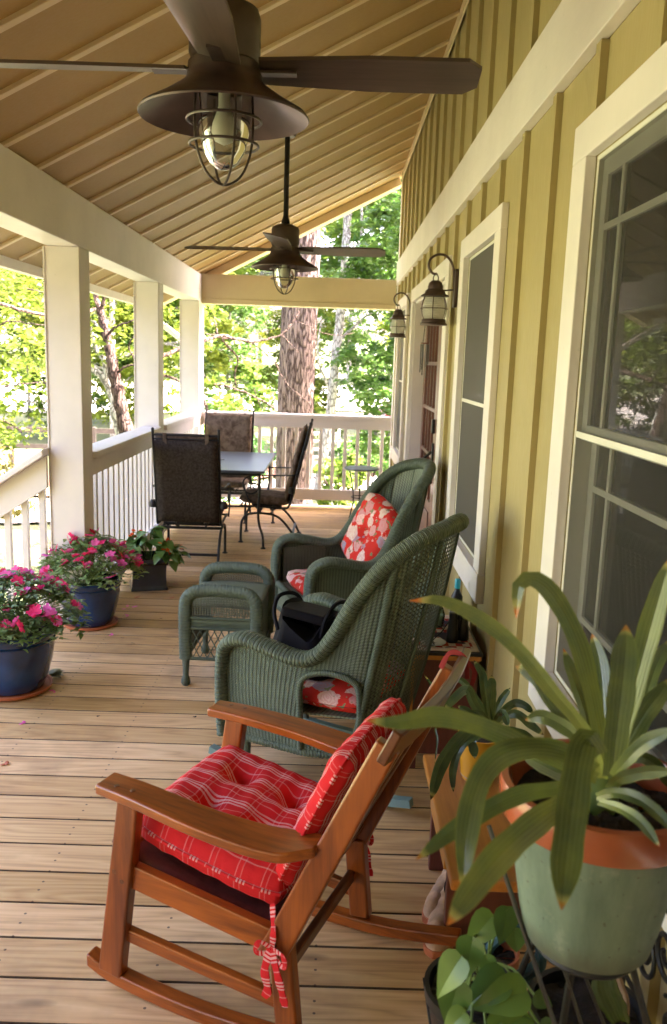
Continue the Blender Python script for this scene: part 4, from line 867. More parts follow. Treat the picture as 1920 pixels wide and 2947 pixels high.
for s in (-1, 1):
    mb = MB(); mb.grid(lambda u, v: (s * OX, lerp(-OY, OY, u), lerp(.15, .390, v)), 8, 8, uvf=lambda u, v: (u * .47, v * .1)); mb.build('side_panel', M['wick'], t, smooth=0, solid=.006)
    mb = MB(); wrapped(mb, [(s * OX, -OY, .14), (s * OX, OY, .14)], .010, .012, .01, .1, 6); mb.build('side_rail', M['wick_rim'], t)
mb = MB(); mb.grid(lambda u, v: (lerp(-OX - .012, OX + .012, u), lerp(-OY, OY, v), (.388 + .008 * math.sin(PI * u))), 14, 10, uvf=lambda u, v: (v * .47, u * .38)); mb.build('seat', M['wick_flat'], t, smooth=60, solid=.008)
for sx in (-1, 1):
    for sy in (-1, 1): mb = MB(); mb.tube([(sx * OX, sy * OY, 0), (sx * OX, sy * OY, .012), (sx * OX, sy * OY, .03), (sx * OX, sy * OY, .05), (sx * OX, sy * OY, .15)], [.016, .023, .021, .014, .019], 10); mb.build('leg', M['wick_rim'], t)

# ---------------- wooden rocking chair (x forward, +y towards the camera)
rk_ = thing('rocking_chair', 'orange varnished wooden rocking chair with a red plaid cushion in the foreground', 'rocking chair', (-.408, 2.049, 0), R(156.7))
wx, wz = M['rocker'], M['rocker_z']
for s in (1, -1):
    yf, yr = s * .245, s * .222
    mb = MB(); mb.beam((-.006, yf, .045), (-.068, yf, .525), .034, .066, (0, 1, 0), .034, .058); mb.build('front_leg', wz, rk_, smooth=0, bevel=.006, seg=3)
    mb = MB(); mb.beam((-.480, yr, .045), (-.455, yr, .27), .034, .056, (0, 1, 0)); mb.build('rear_leg', wz, rk_, smooth=0, bevel=.006, seg=3)
    mb = MB(); mb.beam((-.432, s * .228, .215), (-.690, s * .236, .790), .030, .066, (0, 1, 0), .030, .050); mb.build('back_post', wz, rk_, smooth=0, bevel=.006, seg=3)
    # arm: flat board, curved in towards the back post
    A = spline([(.010, s * .250, .541), (-.10, s * .258, .538), (-.26, s * .268, .524), (-.38, s * .262, .513), (-.47, s * .250, .510), (-.545, s * .236, .522)], 8)
    mb = MB(); n_ = len(A); wd = [lerp(.072, .104, min(1, i / (n_ * .75))) * (1 if i < n_ * .82 else lerp(1, .55, (i - n_ * .82) / (n_ * .18))) for i in range(n_)]
    vs_ = []; 
    for i, p in enumerate(A):
        for a, b in ((-1, -1), (1, -1), (1, 1), (-1, 1)): vs_.append((p[0], p[1] - s * .006 + a * wd[i] / 2, p[2] + b * .0125))
    fs_ = [(3, 2, 1, 0), tuple(4 * (n_ - 1) + k for k in range(4))]
    for i in range(n_ - 1):
        for k in range(4): l = (k + 1) % 4; fs_.append((4 * i + k, 4 * i + l, 4 * i + 4 + l, 4 * i + 4 + k))
    mb.add(vs_, fs_); mb.build('armrest', wx, rk_, smooth=35, bevel=.005, seg=3)
    mb = MB(); mb.beam((-.045, s * .236, .322), (-.460, s * .224, .258), .026, .062, (0, 1, 0)); mb.build('side_rail', wx, rk_, smooth=0, bevel=.004)
    mb = MB(); mb.beam((-.010, s * .236, .160), (-.455, s * .224, .112), .022, .034, (0, 1, 0)); mb.build('side_stretcher', wx, rk_, smooth=0, bevel=.004)
    Q = spline([(.062, s * .242, .062), (-.02, s * .241, .036), (-.20, s * .236, .017), (-.38, s * .229, .016), (-.56, s * .222, .030), (-.76, s * .212, .072)], 7)
    mb = MB(); n_ = len(Q); vs_ = []
    for i, p in enumerate(Q):
        for a, b in ((-1, -1), (1, -1), (1, 1), (-1, 1)): vs_.append((p[0], p[1] + a * .019, p[2] + b * .017))
    fs_ = [(3, 2, 1, 0), tuple(4 * (n_ - 1) + k for k in range(4))]
    for i in range(n_ - 1):
        for k in range(4): l = (k + 1) % 4; fs_.append((4 * i + k, 4 * i + l, 4 * i + 4 + l, 4 * i + 4 + k))
    mb.add(vs_, fs_); mb.build('runner', wx, rk_, smooth=35, bevel=.004, seg=2)
mb = MB(); mb.beam((-.03, -.23, .345), (-.03, .23, .345), .024, .06, (1, 0, 0)); mb.build('front_rail', wx, rk_, smooth=0, bevel=.004)
mb = MB(); mb.beam((-.010, -.23, .235), (-.010, .23, .235), .022, .03, (1, 0, 0)); mb.build('front_stretcher', wx, rk_, smooth=0, bevel=.004)
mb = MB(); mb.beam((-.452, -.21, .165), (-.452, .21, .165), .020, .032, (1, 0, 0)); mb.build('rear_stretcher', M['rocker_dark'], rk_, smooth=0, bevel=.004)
mb = MB(); mb.grid(lambda u, v: (lerp(.01, -.42, u), lerp(-.218, .218, v), .378 - .105 * math.sin(u * PI * .5) - .012 * math.sin(PI * v)), 20, 8); mb.build('seat', M['bench_d'], rk_, smooth=60, solid=.014)
cr_ = MB(); n_ = 14
P = [( -.702 - .024 * math.sin(PI * i / n_), lerp(-.275, .275, i / n_), .800) for i in range(n_ + 1)]
dv = Vector((-.41, 0, .912)); nv = Vector((.912, 0, .41)); vs_ = []
for p in P:
    for a, b in ((-1, -1), (1, -1), (1, 1), (-1, 1)): vs_.append(Vector(p) + dv * a * .040 + nv * b * .011)
fs_ = [(3, 2, 1, 0), tuple(4 * n_ + k for k in range(4))]
for i in range(n_):
    for k in range(4): l = (k + 1) % 4; fs_.append((4 * i + k, 4 * i + l, 4 * i + 4 + l, 4 * i + 4 + k))
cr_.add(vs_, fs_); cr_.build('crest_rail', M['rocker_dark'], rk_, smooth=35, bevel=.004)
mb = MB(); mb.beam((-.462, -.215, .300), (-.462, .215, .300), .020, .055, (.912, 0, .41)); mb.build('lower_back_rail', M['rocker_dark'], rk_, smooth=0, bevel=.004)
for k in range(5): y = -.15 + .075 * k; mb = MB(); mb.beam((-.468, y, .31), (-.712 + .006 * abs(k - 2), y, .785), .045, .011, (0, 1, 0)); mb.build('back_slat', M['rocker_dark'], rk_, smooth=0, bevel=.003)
for s in (1, -1):
    for q in ((-.040, s * .262, .5535), (-.085, s * .262, .5530)):
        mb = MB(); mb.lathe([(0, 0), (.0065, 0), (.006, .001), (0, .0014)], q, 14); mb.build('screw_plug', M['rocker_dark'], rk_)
    for q in ((-.028, s * .2615, .33), (-.050, s * .2615, .31), (-.448, s * .2430, .262)):
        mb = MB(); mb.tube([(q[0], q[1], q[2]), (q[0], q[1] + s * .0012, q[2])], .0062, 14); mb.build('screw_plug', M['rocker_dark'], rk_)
# plaid cushion, seat and back pads with ties
cu = thing('plaid_chair_cushion', 'red and white plaid tufted cushion on the wooden rocking chair', 'cushion', (-.408, 2.049, 0), R(156.7))
tf = [(a, b) for a in (-.36, .36) for b in (-.36, .36)]; 
sd_ = Vector((-.40, 0, -.075)).normalized(); un = Vector((-sd_.z, 0, sd_.x)) * -1
un = Vector((-.18, 0, .98)).normalized(); 
mb = MB(); e_ = puff(mb, (-.245, 0, .392), Vector((-.98, 0, -.19)), (0, 1, 0), un, .430, .440, .145, 44, tf, 0, .10, True); sp = mb.build('seat_pad', M['plaid'], cu, smooth=80, merge=True)
mb = MB(); mb.tube(e_, .0055, 6, closed=True); mb.build('piping', M['plaid'], sp)
bd = Vector((-.41, 0, .912)).normalized(); bn = Vector((.912, 0, .41)).normalized()
mb = MB(); e_ = puff(mb, Vector((-.462, 0, .335)) + bd * .200 + bn * .048, (0, 1, 0), bd, bn, .42, .42, .085, 40, [(-.36, -.3), (.36, -.3), (-.36, .35), (.36, .35)], 0, .14); bp = mb.build('back_pad', M['plaid'], cu, smooth=80, merge=True)
mb = MB(); mb.tube(e_, .0055, 6, closed=True); mb.build('piping', M['plaid'], bp)
def ribbon(mb, pts, w_, ref):
    P = spline(pts, 6); mb.tube(P, [w_ / 2 * (1 + .15 * math.sin(i)) for i in range(len(P))], 6, sx=.25, ref=ref)
for s in (1, -1):
    mb = MB(); y = s * .225
    K = (-.448, s * .254, .262)
    def Q(*pp): return [(K[0] + a, s * (.254 + b), K[2] + c) for a, b, c in pp]
    ribbon(mb, [(-.43, y * .98, .345), *Q((0, -.004, .04), (0, 0, 0))], .015, (0, 1, 0)); ribbon(mb, Q((0, 0, 0), (.026, .010, .014), (.034, .012, -.012), (.002, .004, -.010)), .013, (0, 1, 0)); ribbon(mb, Q((0, .002, 0), (-.032, .012, 0), (-.036, .012, -.028), (-.004, .004, -.012)), .013, (0, 1, 0))
    ribbon(mb, Q((0, .004, 0), (.010, .014, -.045), (.004, .010, -.095), (.012, .010, -.118)), .022, (0, 1, 0)); ribbon(mb, Q((0, .004, 0), (-.022, .014, -.05), (-.034, .010, -.10), (-.040, .010, -.124)), .020, (0, 1, 0)); mb.build('cushion_tie', M['plaid'], cu, smooth=60)
mb = MB(); ribbon(mb, [(-.67, -.20, .80), (-.69, -.205, .842), (-.725, -.21, .835), (-.735, -.215, .78)], .014, (0, 1, 0)); ribbon(mb, [(-.725, -.21, .83), (-.75, -.22, .80), (-.745, -.225, .76)], .013, (0, 1, 0)); mb.build('cushion_tie', M['ribbon'], cu, smooth=60)
# ================================================ POTS, PLANTS, SMALL THINGS
def leafmesh(mb, base, d, up, L, W_, curl=.25, fold=.2, nu=5, nv=2):
    "one oval leaf with a midrib fold; base point, direction, up"
    d = Vector(d).normalized(); up = Vector(up); sd = d.cross(up)
    sd = sd.normalized() if sd.length > 1e-4 else d.orthogonal().normalized(); up = sd.cross(d)
    vs = []; fs = []
    for i in range(nu + 1):
        u = i / nu; w_ = W_ * .5 * math.sin(PI * min(1, u ** .75)) ** .8 if 0 < u < 1 else .0005
        c = Vector(base) + d * L * u - up * L * curl * u * u
        for k in (-1, 0, 1): vs.append(c + sd * w_ * k + up * abs(k) * w_ * fold)
    for i in range(nu):
        for k in range(2): a = i * 3 + k; fs.append((a, a + 1, a + 4, a + 3))
    mb.add(vs, fs)
def blossom_mesh(name, mat, r=.019):
    mb = MB(); g = random.Random(hash(name) % 99)
    for k in range(5):
        a = k * 2 * PI / 5; c, s = math.cos(a), math.sin(a)
        P = [(0, 0, 0), (r * .55, -r * .42, .002), (r * 1.02, -r * .34, .0035), (r * 1.12, 0, .001), (r * 1.02, r * .34, .0035), (r * .55, r * .42, .002)]
        mb.add([(x * c - y * s, x * s + y * c, z) for x, y, z in P], [(0, 1, 2, 3), (0, 3, 4, 5)])
    mb.sphere((0, 0, .001), .0022, 6, 4); return mb
def flowerpot(label, loc, r, h, mat, kind, seed, saucer=True, sq=False, rz=0, spread=1.0, nfl=49):
    t = thing('flower_pot', label, 'flower pot', loc, rz, 'glazed pots of flowers along the open edge of the deck'); g = random.Random(seed); z0 = .012 if saucer else 0
    if not sq:
        prof = [(0, z0), (r * .62, z0), (r * .68, z0 + .008), (r * .78, h * .25), (r * .88, h * .5), (r * .925, h * .72), (r * .915, h * .80), (r * .93, h * .825), (r * .955, h * .84), (r * .935, h * .855), (r * .96, h * .90), (r * 1.0, h * .93), (r * 1.005, h * .97), (r * .985, h), (r * .90, h), (r * .88, h * .96), (r * .86, h * .85), (0, h * .84)]
        mb = MB(); mb.lathe(prof, n=56); mb.build('pot', mat, t, smooth=50)
        mb = MB(); mb.lathe([(0, h * .90), (r * .865, h * .89)], n=24, cap=False); mb.build('soil', M['soil'], t)
        if saucer:
            mb = MB(); mb.lathe([(0, 0), (r * .74, 0), (r * .84, .008), (r * .86, .022), (r * .83, .022), (r * .80, .011), (0, .0085)], n=48); mb.build('saucer', M['terra'], t)
    else:
        mb = MB()
        def q(u, v):
            a = 2 * PI * u; zz = h * v; rr = r * (.86 + .02 * math.cos(v * PI * 2)) if v < .82 else r * (1.0 if .86 < v else .93)
            if v < .08: rr = r * .92
            c, s = math.cos(a), math.sin(a); k = 1 / max(abs(c), abs(s)) ** .88; return (rr * c * k, rr * s * k, zz)
        mb.grid(q, 64, 26); mb.grid(lambda u, v: (lambda p: (p[0] * (1 - .12 * v), p[1] * (1 - .12 * v), h - .02 * v))(q(u, 1)), 64, 3); mb.add([(-r, -r, .004), (r, -r, .004), (r, r, .004), (-r, r, .004)], [(0, 1, 2, 3)]) if False else None
        mb.build('pot', mat, t, smooth=50)
        mb = MB(); mb.lo((-r * .9, -r * .9, h * .8), (r * .9, r * .9, h * .86)); mb.build('soil', M['soil'], t)
    st_ = MB(); lf = MB()
    if kind == 'impatiens':
        tips = []
        for i in range(330):
            a = g.uniform(0, 2 * PI); q = g.random() ** .5; R_ = r * 1.42 * spread * q; hh = h + (.21 - .17 * q ** 2.2) * spread * 1.05 + g.uniform(-.02, .015)
            tips.append((R_ * math.cos(a), R_ * math.sin(a), hh, a, q))
            if i < 90: x0, y0 = g.uniform(-.5, .5) * r, g.uniform(-.5, .5) * r; st_.tube([(x0, y0, h * .88), (lerp(x0, tips[-1][0], .5), lerp(y0, tips[-1][1], .5), lerp(h, hh, .65)), tips[-1][:3]], .0022, 4, cap=False)
            for k in range(7):
                b = g.uniform(0, 2 * PI); el = g.uniform(-.2, .45); z = hh + g.uniform(-.05, .008); x, y = tips[-1][0] + g.uniform(-.02, .02), tips[-1][1] + g.uniform(-.02, .02)
                leafmesh(lf, (x, y, z), (math.cos(b), math.sin(b), el), (g.uniform(-.3, .3), g.uniform(-.3, .3), 1), g.uniform(.026, .050), g.uniform(.014, .024), .3, .25, 4)
        st_.build('stems', M['stem'], t); lf.build('leaves', M['imp_leaf'], t, smooth=60)
        protos_ = [blossom_mesh('blossom', None, .0255).build('blossom', M[c], t, smooth=0) for c in ('pink', 'magenta', 'rose')]
        fl = g.sample(tips, nfl)
        for i, (x, y, z, a, q) in enumerate(fl):
            for rep in range(2):
                n_ = i * 2 + rep; pr = protos_[g.choice((0, 0, 1, 2, 2))] if n_ >= 3 else protos_[n_]; o = pr.copy() if n_ >= 3 else pr
                if n_ >= 3: C.objects.link(o); o.parent = t
                o.location = (x + rep * g.uniform(-.035, .035), y + rep * g.uniform(-.035, .035), z + g.uniform(.004, .018) - rep * .012)
                o.rotation_euler = (g.uniform(-.8, .8) + .5, g.uniform(-.8, .8), g.uniform(0, 6)); s = g.uniform(.75, 1.2); o.scale = (s, s, s)
    else:
        heads = []
        for i in range(26):
            a = g.uniform(0, 2 * PI); q = g.random() ** .6; L = r * 1.7 * spread * q; tip = (L * math.cos(a), L * math.sin(a), h + .20 - .15 * q + g.uniform(-.03, .03))
            st_.tube(spline([(L * .15 * math.cos(a), L * .15 * math.sin(a), h * .85), (tip[0] * .5, tip[1] * .5, lerp(h, tip[2], .8)), tip], 4), .003, 5, cap=False); heads.append(tip)
            for k in range(5):
                b = a + g.uniform(-1.4, 1.4); z = tip[2] - g.uniform(0, .07); f = g.uniform(.6, 1)
                leafmesh(lf, (tip[0] * f, tip[1] * f, z), (math.cos(b), math.sin(b), g.uniform(-.5, .35)), (0, 0, 1), g.uniform(.07, .115), g.uniform(.045, .070), .45, .22, 6)
        st_.build('stems', M['stem'], t); lf.build('leaves', M['beg_leaf'], t, smooth=60)
        pr = None
        for i in range(34):
            x, y, z = g.choice(heads); o = blossom_mesh('blossom', None, .014).build('blossom', M['orange'], t, smooth=0) if pr is None else pr.copy()
            if pr is not None: C.objects.link(o); o.parent = t
            else: pr = o
            o.location = (x * g.uniform(.9, 1.15) + g.uniform(-.02, .02), y * g.uniform(.9, 1.15) + g.uniform(-.02, .02), z + g.uniform(-.03, .02)); o.rotation_euler = (g.uniform(-1, 1.3), g.uniform(-1, 1), g.uniform(0, 6))
    return t
flowerpot('round cobalt pot of pink flowers at the left edge of the view, nearest the camera', (-1.445, 3.66, 0), .205, .295, M['blue'], 'impatiens', 3, spread=1.12, nfl=49)
flowerpot('round cobalt pot of magenta flowers in the middle, beside the nearest post', (-1.365, 4.63, 0), .180, .275, M['blue'], 'impatiens', 8, spread=1.12, nfl=49)
flowerpot('square dark blue pot of orange flowers with broad leaves near the dark chair', (-1.215, 5.47, 0), .135, .215, M['bluedark'], 'begonia', 5, False, True, R(16), 1.0)

# ---------------- big bromeliad, leaf by leaf
r7 = px((1050, 1600), 1.7667)
def P7(x, y, t): u, v = r7(x, y); return np.array(at(u, v, t))
def strap(mb, pts, w_, t0, t1, fold=.22, roll=0):
    "a strap leaf through photo points, t0 at the base, t1 at the tip (metres from the camera)"
    P = spline([(*P7(x, y, lerp(t0, t1, (i / (len(pts) - 1)) ** .9)),) for i, (x, y) in enumerate(pts)], 7); P = [np.array(p) for p in resample(P, 26)]
    n = len(P); W0 = .95 * w_ / 1.7667 * ((t0 + t1) / 2) / F; vs = []; m = 4
    for i, p in enumerate(P):
        u = i / (n - 1); tg_ = Vector(P[min(n - 1, i + 1)] - P[max(0, i - 1)]).normalized(); view = Vector(p - EYE).normalized()
        sd = tg_.cross(view); sd = sd.normalized() if sd.length > .05 else Vector((1, 0, 0)); nn = sd.cross(tg_); sd = (sd * math.cos(roll) + nn * math.sin(roll)).normalized(); nn = sd.cross(tg_).normalized()
        prof = (.66 + .34 * min(1, u * 2.2)) * (1 if u < .62 else max(.03, 1 - ((u - .62) / .38) ** 3.6)) * (1 + .05 * math.sin(u * 23 + w_)); h = W0 * .5 * prof
        for k in range(m + 1): a = 2 * k / m - 1; vs.append(Vector(p) + sd * h * a + nn * h * abs(a) * fold * (-1.1 if abs(a) < .99 else -1.0))
    fs = []; uvs = []
    for i in range(n - 1):
        for k in range(m):
            a = i * (m + 1) + k; fs.append((a, a + 1, a + m + 2, a + m + 1)); uvs.append([(k / m, i / (n - 1)), ((k + 1) / m, i / (n - 1)), ((k + 1) / m, (i + 1) / (n - 1)), (k / m, (i + 1) / (n - 1))])
    mb.add(vs, fs, uvs)
BX, BY, BZ = .405, 1.125, .70
bro = thing('bromeliad_pot', 'big strap leaved bromeliad in a pale green pot with terracotta rim, right foreground', 'potted plant', (BX, BY, BZ))
mb = MB(); mb.lathe([(0, .0), (.080, .0), (.092, .008), (.102, .05), (.116, .13), (.128, .205), (.1285, .2065)], n=64, cap=False); mb.build('pot', M['potgreen'], bro)
mb = MB(); mb.lathe([(.1295, .200), (.139, .202), (.1415, .206), (.1435, .245), (.141, .251), (.131, .252), (.128, .245), (.124, .19), (.118, .16)], n=64, cap=False); mb.build('rim', M['terra_glaze'], bro)
mb = MB(); mb.grid(lambda u, v: (.125 * v * math.cos(2 * PI * u), .125 * v * math.sin(2 * PI * u), .208 + .010 * math.sin(u * 40) * math.sin(v * 21) + .012 * (1 - v)), 48, 10); mb.build('soil', M['soil'], bro)
LV = [  # photo points from base to tip, width, distance at base and tip
    ([(1215, 1130), (1130, 900), (960, 690), (800, 490), (620, 335), (400, 225), (225, 228)], 92, 1.12, 1.02, .25, .5),
    ([(1225, 1100), (1165, 760), (1095, 480), (1000, 270), (890, 135), (790, 140), (770, 320)], 104, 1.13, 1.10, .25, -.3),
    ([(1215, 1060), (1215, 760), (1195, 540), (1155, 395)], 92, 1.16, 1.22, .2, .2),
    ([(1255, 1120), (1280, 900), (1310, 650), (1325, 460), (1328, 350)], 140, 1.08, .98, .35, 0),
    ([(1255, 1110), (1340, 780), (1425, 470), (1500, 200), (1560, 0)], 118, 1.09, 1.0, .3, .2),
    ([(1262, 1110), (1335, 950), (1430, 790), (1560, 620)], 104, 1.11, 1.08, .3, -.2),
    ([(1262, 1120), (1330, 1040), (1430, 950), (1580, 880)], 80, 1.07, .98, .3, .3),
    ([(1240, 1180), (1300, 1130), (1420, 1100), (1580, 1090)], 72, 1.06, .95, .3, -.3),
    ([(1180, 1225), (1270, 1205), (1390, 1235), (1500, 1320), (1580, 1420)], 66, 1.06, .95, .3, .2),
    ([(1190, 1250), (1300, 1285), (1400, 1350), (1500, 1480)], 58, 1.10, 1.0, .3, .2),
    ([(1190, 1080), (1080, 900), (980, 760), (880, 620), (765, 560)], 100, 1.18, 1.28, .25, .3),
    ([(1180, 1130), (1030, 1060), (880, 990), (700, 910), (540, 850), (360, 815), (170, 845), (5, 835)], 104, 1.05, .90, .2, .1),
    ([(1170, 1030), (1090, 930), (1000, 860), (900, 815), (815, 835)], 78, 1.18, 1.24, .3, .2),
    ([(1170, 1090), (1020, 1000), (860, 975), (700, 1010), (600, 1110), (545, 1260), (515, 1450), (500, 1720)], 128, 1.03, .88, .28, .0),
    ([(1190, 1010), (1130, 930), (1090, 1040), (1060, 1240), (1035, 1450), (1015, 1640), (1000, 1800)], 165, 1.00, .86, .22, .0),
    ([(1150, 1170), (950, 1185), (780, 1215), (620, 1290), (440, 1400), (260, 1545)], 98, 1.05, .92, .25, .2),
    ([(1120, 1230), (980, 1280), (830, 1390), (690, 1520), (560, 1680), (420, 1880)], 150, .98, .80, .2, -.1),
    ([(1170, 1110), (1010, 1110), (900, 1060), (800, 1010)], 80, 1.18, 1.24, .3, .3),
    ([(1250, 1090), (1370, 1020), (1480, 1060), (1580, 1200)], 70, 1.18, 1.25, .3, -.3),
    ([(1260, 1060), (1400, 800), (1480, 560), (1560, 420)], 84, 1.2, 1.3, .3, .4),
    ([(1200, 1100), (1120, 800), (1060, 620), (1010, 470)], 70, 1.2, 1.32, .3, -.4),
]
inv = Vector((-BX, -BY, -BZ))
for pts, w_, a, b, fo, ro in LV:
    mb = MB(); strap(mb, pts, w_, a, b, fo, ro); o = mb.build('leaf', M['strap'], bro, smooth=16); o.location = inv
mb = MB(); mb.tube([(0.0, 0, .20), (.0, -.01, .27), (.005, -.015, .33)], [.028, .024, .012], 12); mb.build('stem', M['stem'], bro)
# iron plant stand under it
st = thing('plant_stand', 'black wrought iron plant stand carrying the big bromeliad', 'plant stand', (0, 0, 0)); mb = MB()
mb.tube([(BX + .075 * math.cos(q * PI / 14), BY + .075 * math.sin(q * PI / 14), BZ - .008) for q in range(28)], .005, 6, closed=True)
for a in (0, PI / 2): mb.tube([(BX - .075 * math.cos(a), BY - .075 * math.sin(a), BZ - .008), (BX + .075 * math.cos(a), BY + .075 * math.sin(a), BZ - .008)], .004, 6)
mb.build('top_ring', M['iron'], st)
for k, (dx, dy) in enumerate(((-.07, .09), (.09, .09), (.09, -.08), (-.04, -.05))):
    mb = MB(); mb.tube(spline([(BX + dx * .6, BY + dy * .6, BZ - .006), (BX + dx, BY + dy, .55), (BX + dx * 1.1, BY + dy * 1.1, .38), (BX + dx * 1.25, BY + dy * 1.25, .01)], 5), .0055, 7); mb.build('leg', M['iron'], st)
def scroll(mb, c, r, turns, ph, ax, rad=.0045):
    P = []
    for i in range(40): u = i / 39; a = ph + turns * 2 * PI * u; rr = r * (1 - .75 * u); p = (rr * math.cos(a), rr * math.sin(a)); P.append((c[0] + (p[0] if ax == 'x' else 0), c[1] + (p[0] if ax == 'y' else 0), c[2] + p[1]))
    mb.tube(P, rad, 6)
mb = MB()
for c, r, tn, ph in (((.575, 1.12, .60), .045, 1.5, 0), ((.575, 1.22, .60), .045, 1.5, PI), ((.575, 1.17, .50), .05, 1.4, .8), ((.575, 1.30, .54), .045, 1.5, 2), ((.575, 1.05, .52), .04, 1.5, 4)): scroll(mb, c, r, tn, ph, 'y')
mb.tube([(.575, .98, .67), (.575, 1.38, .67)], .0045, 6); mb.tube([(.575, .98, .44), (.575, 1.38, .44)], .0045, 6)
for y in (.98, 1.38): mb.tube([(.575, y, 0), (.575, y, .67)], .005, 6)
mb.build('scrollwork', M['iron'], st)
mb = MB()
for k in range(8): x = .22 + .05 * k; mb.tube([(x, 1.06, .375), (x, 1.42, .375)], .003, 5)
mb.tube([(.21, 1.06, .375), (.21, 1.42, .375), (.58, 1.42, .375), (.58, 1.06, .375)], .0045, 6, closed=True)
mb.build('wire_shelf', M['iron'], st)
# leaning grey rods
t = thing('plant_stakes', 'thin grey metal rods leaning in front of the green pot', 'stakes', (0, 0, 0))
for (a, b, t0, t1, r) in (((630, 1370), (985, 2440), 1.27, 1.22, .0036), ((1000, 2060), (1120, 2440), 1.22, 1.24, .0026), ((1090, 2060), (1240, 2440), 1.26, 1.28, .0026)):
    mb = MB(); p, q = P7(*a, t0), P7(*b, t1); mb.tube([p, p + (q - p) * 1.35], r, 8); mb.build('rod', M['steel'], t)
# pots on the lower shelf
def smallpot(name, lb, c, r, h, mat, cat='flower pot'):
    t = thing(name, lb, cat, (c[0], c[1], .379)); mb = MB(); mb.lathe([(0, 0), (r * .75, 0), (r * .95, h * .8), (r, h * .8), (r * 1.02, h), (r * .92, h), (r * .88, h * .8), (0, h * .78)], n=36); mb.build('pot', mat, t)
    mb = MB(); mb.grid(lambda u, v: (r * .88 * v * math.cos(2 * PI * u), r * .88 * v * math.sin(2 * PI * u), h * .84 + .006 * math.sin(u * 37) * v), 24, 6); mb.build('soil', M['soil'], t); return t
pt = smallpot('pothos_pot', 'trailing pothos with heart shaped leaves in a black pot, bottom right', (.275, 1.27), .085, .11, M['black'], 'potted plant')
def heart(mb, base, d, up, L, W_):
    d = Vector(d).normalized(); sd = d.cross(Vector(up)).normalized(); up = sd.cross(d); vs = []; fs = []
    prof = [(-.10, .0), (-.12, .22), (-.04, .42), (.12, .50), (.32, .46), (.52, .34), (.72, .20), (.88, .08), (1.0, .0)]
    for x, w_ in prof:
        for k in (-1, 0, 1): q = abs(k); xx = x + (.10 if (k == 0 and x < 0) else 0); vs.append(Vector(base) + d * L * xx + sd * W_ * w_ * k + up * (W_ * w_ * q * .22 - L * .28 * max(0, x) ** 2))
    for i in range(len(prof) - 1):
        for k in range(2): a = i * 3 + k; fs.append((a, a + 1, a + 4, a + 3))
    mb.add(vs, fs)
PL = [(545, 1960, 1.22, (-.2, -.3, -1), .064), (480, 2055, 1.20, (-.5, -.2, -.7), .070), (640, 1840, 1.30, (-.6, -.3, -.6), .068), (720, 1800, 1.28, (-.1, -.3, -1), .062), (760, 1900, 1.32, (.1, 0, -1), .055), (620, 2040, 1.27, (.2, -.4, -.9), .042), (470, 2180, 1.22, (-.25, -.2, -1), .078), (700, 2150, 1.24, (-.8, -.2, -.45), .082), (800, 2220, 1.22, (-1, -.1, -.25), .085), (870, 2240, 1.25, (.8, 0, -.5), .04), (500, 2330, 1.20, (-.6, -.2, -.5), .05), (800, 2340, 1.25, (-.9, -.3, -.5), .10), (540, 2380, 1.2, (-.1, -.2, -1), .04), (620, 2450, 1.22, (-.4, -.2, -.6), .07), (720, 2480, 1.22, (.3, -.2, -.6), .07), (900, 2400, 1.28, (.6, -.1, -.5), .06), (430, 2480, 1.2, (-.6, -.3, -.4), .07)]
pinv = Vector((-.275, -1.27, -.379)); sm = MB(); root = np.array([.275, 1.27, .48]); g = random.Random(4)
for i, (x, y, t_, d, L) in enumerate(PL):
    b = P7(x, y, t_); mb = MB(); vw = Vector(EYE - b).normalized(); heart(mb, b, d, vw + Vector((g.uniform(-.45, .45), g.uniform(-.2, .2), g.uniform(.0, .5))), L * .95, L * .68); o = mb.build('leaf', M['pothos'], pt, smooth=20); o.location = pinv
    sm.tube(spline([root + np.array([g.uniform(-.03, .03), g.uniform(-.03, .03), 0]), (root + b) / 2 + np.array([0, 0, .05]), b], 5), .0022, 5)
o = sm.build('stems', M['stem'], pt); o.location = pinv
smallpot('terracotta_pot', 'small empty terracotta pot behind the pothos under the green pot', (.33, 1.375), .045, .10, M['terra'])
nur = smallpot('nursery_pot', 'black plastic nursery pot of dark soil under the green pot', (.462, 1.24), .098, .10, M['black'])
mb = MB(); strap(mb, [(1300, 2360), (1270, 2290), (1235, 2200), (1225, 2090)], 150, 1.33, 1.30, .35, .4); o = mb.build('leaf', M['strap_s'], nur, smooth=80, solid=.004); o.location = (-.462, -1.24, -.379)
mb = MB(); strap(mb, [(1330, 2360), (1325, 2260), (1300, 2180), (1275, 2100)], 70, 1.34, 1.33, .3, .9); o = mb.build('leaf', M['canvas'], nur, smooth=80, solid=.004); o.location = (-.462, -1.24, -.379)
t = thing('garden_hose', 'coil of teal garden hose hanging low behind the pothos', 'hose', (.372, 1.40, .385)); mb = MB()
for k in range(2): mb.tube([(.052 * math.cos(q * PI / 16) * (1 + .04 * k), .022 * k - .01, .064 + .052 * math.sin(q * PI / 16) * (1 + .04 * k)) for q in range(32)], .0095, 8, closed=True)
mb.build('hose_coil', M['hose'], t)
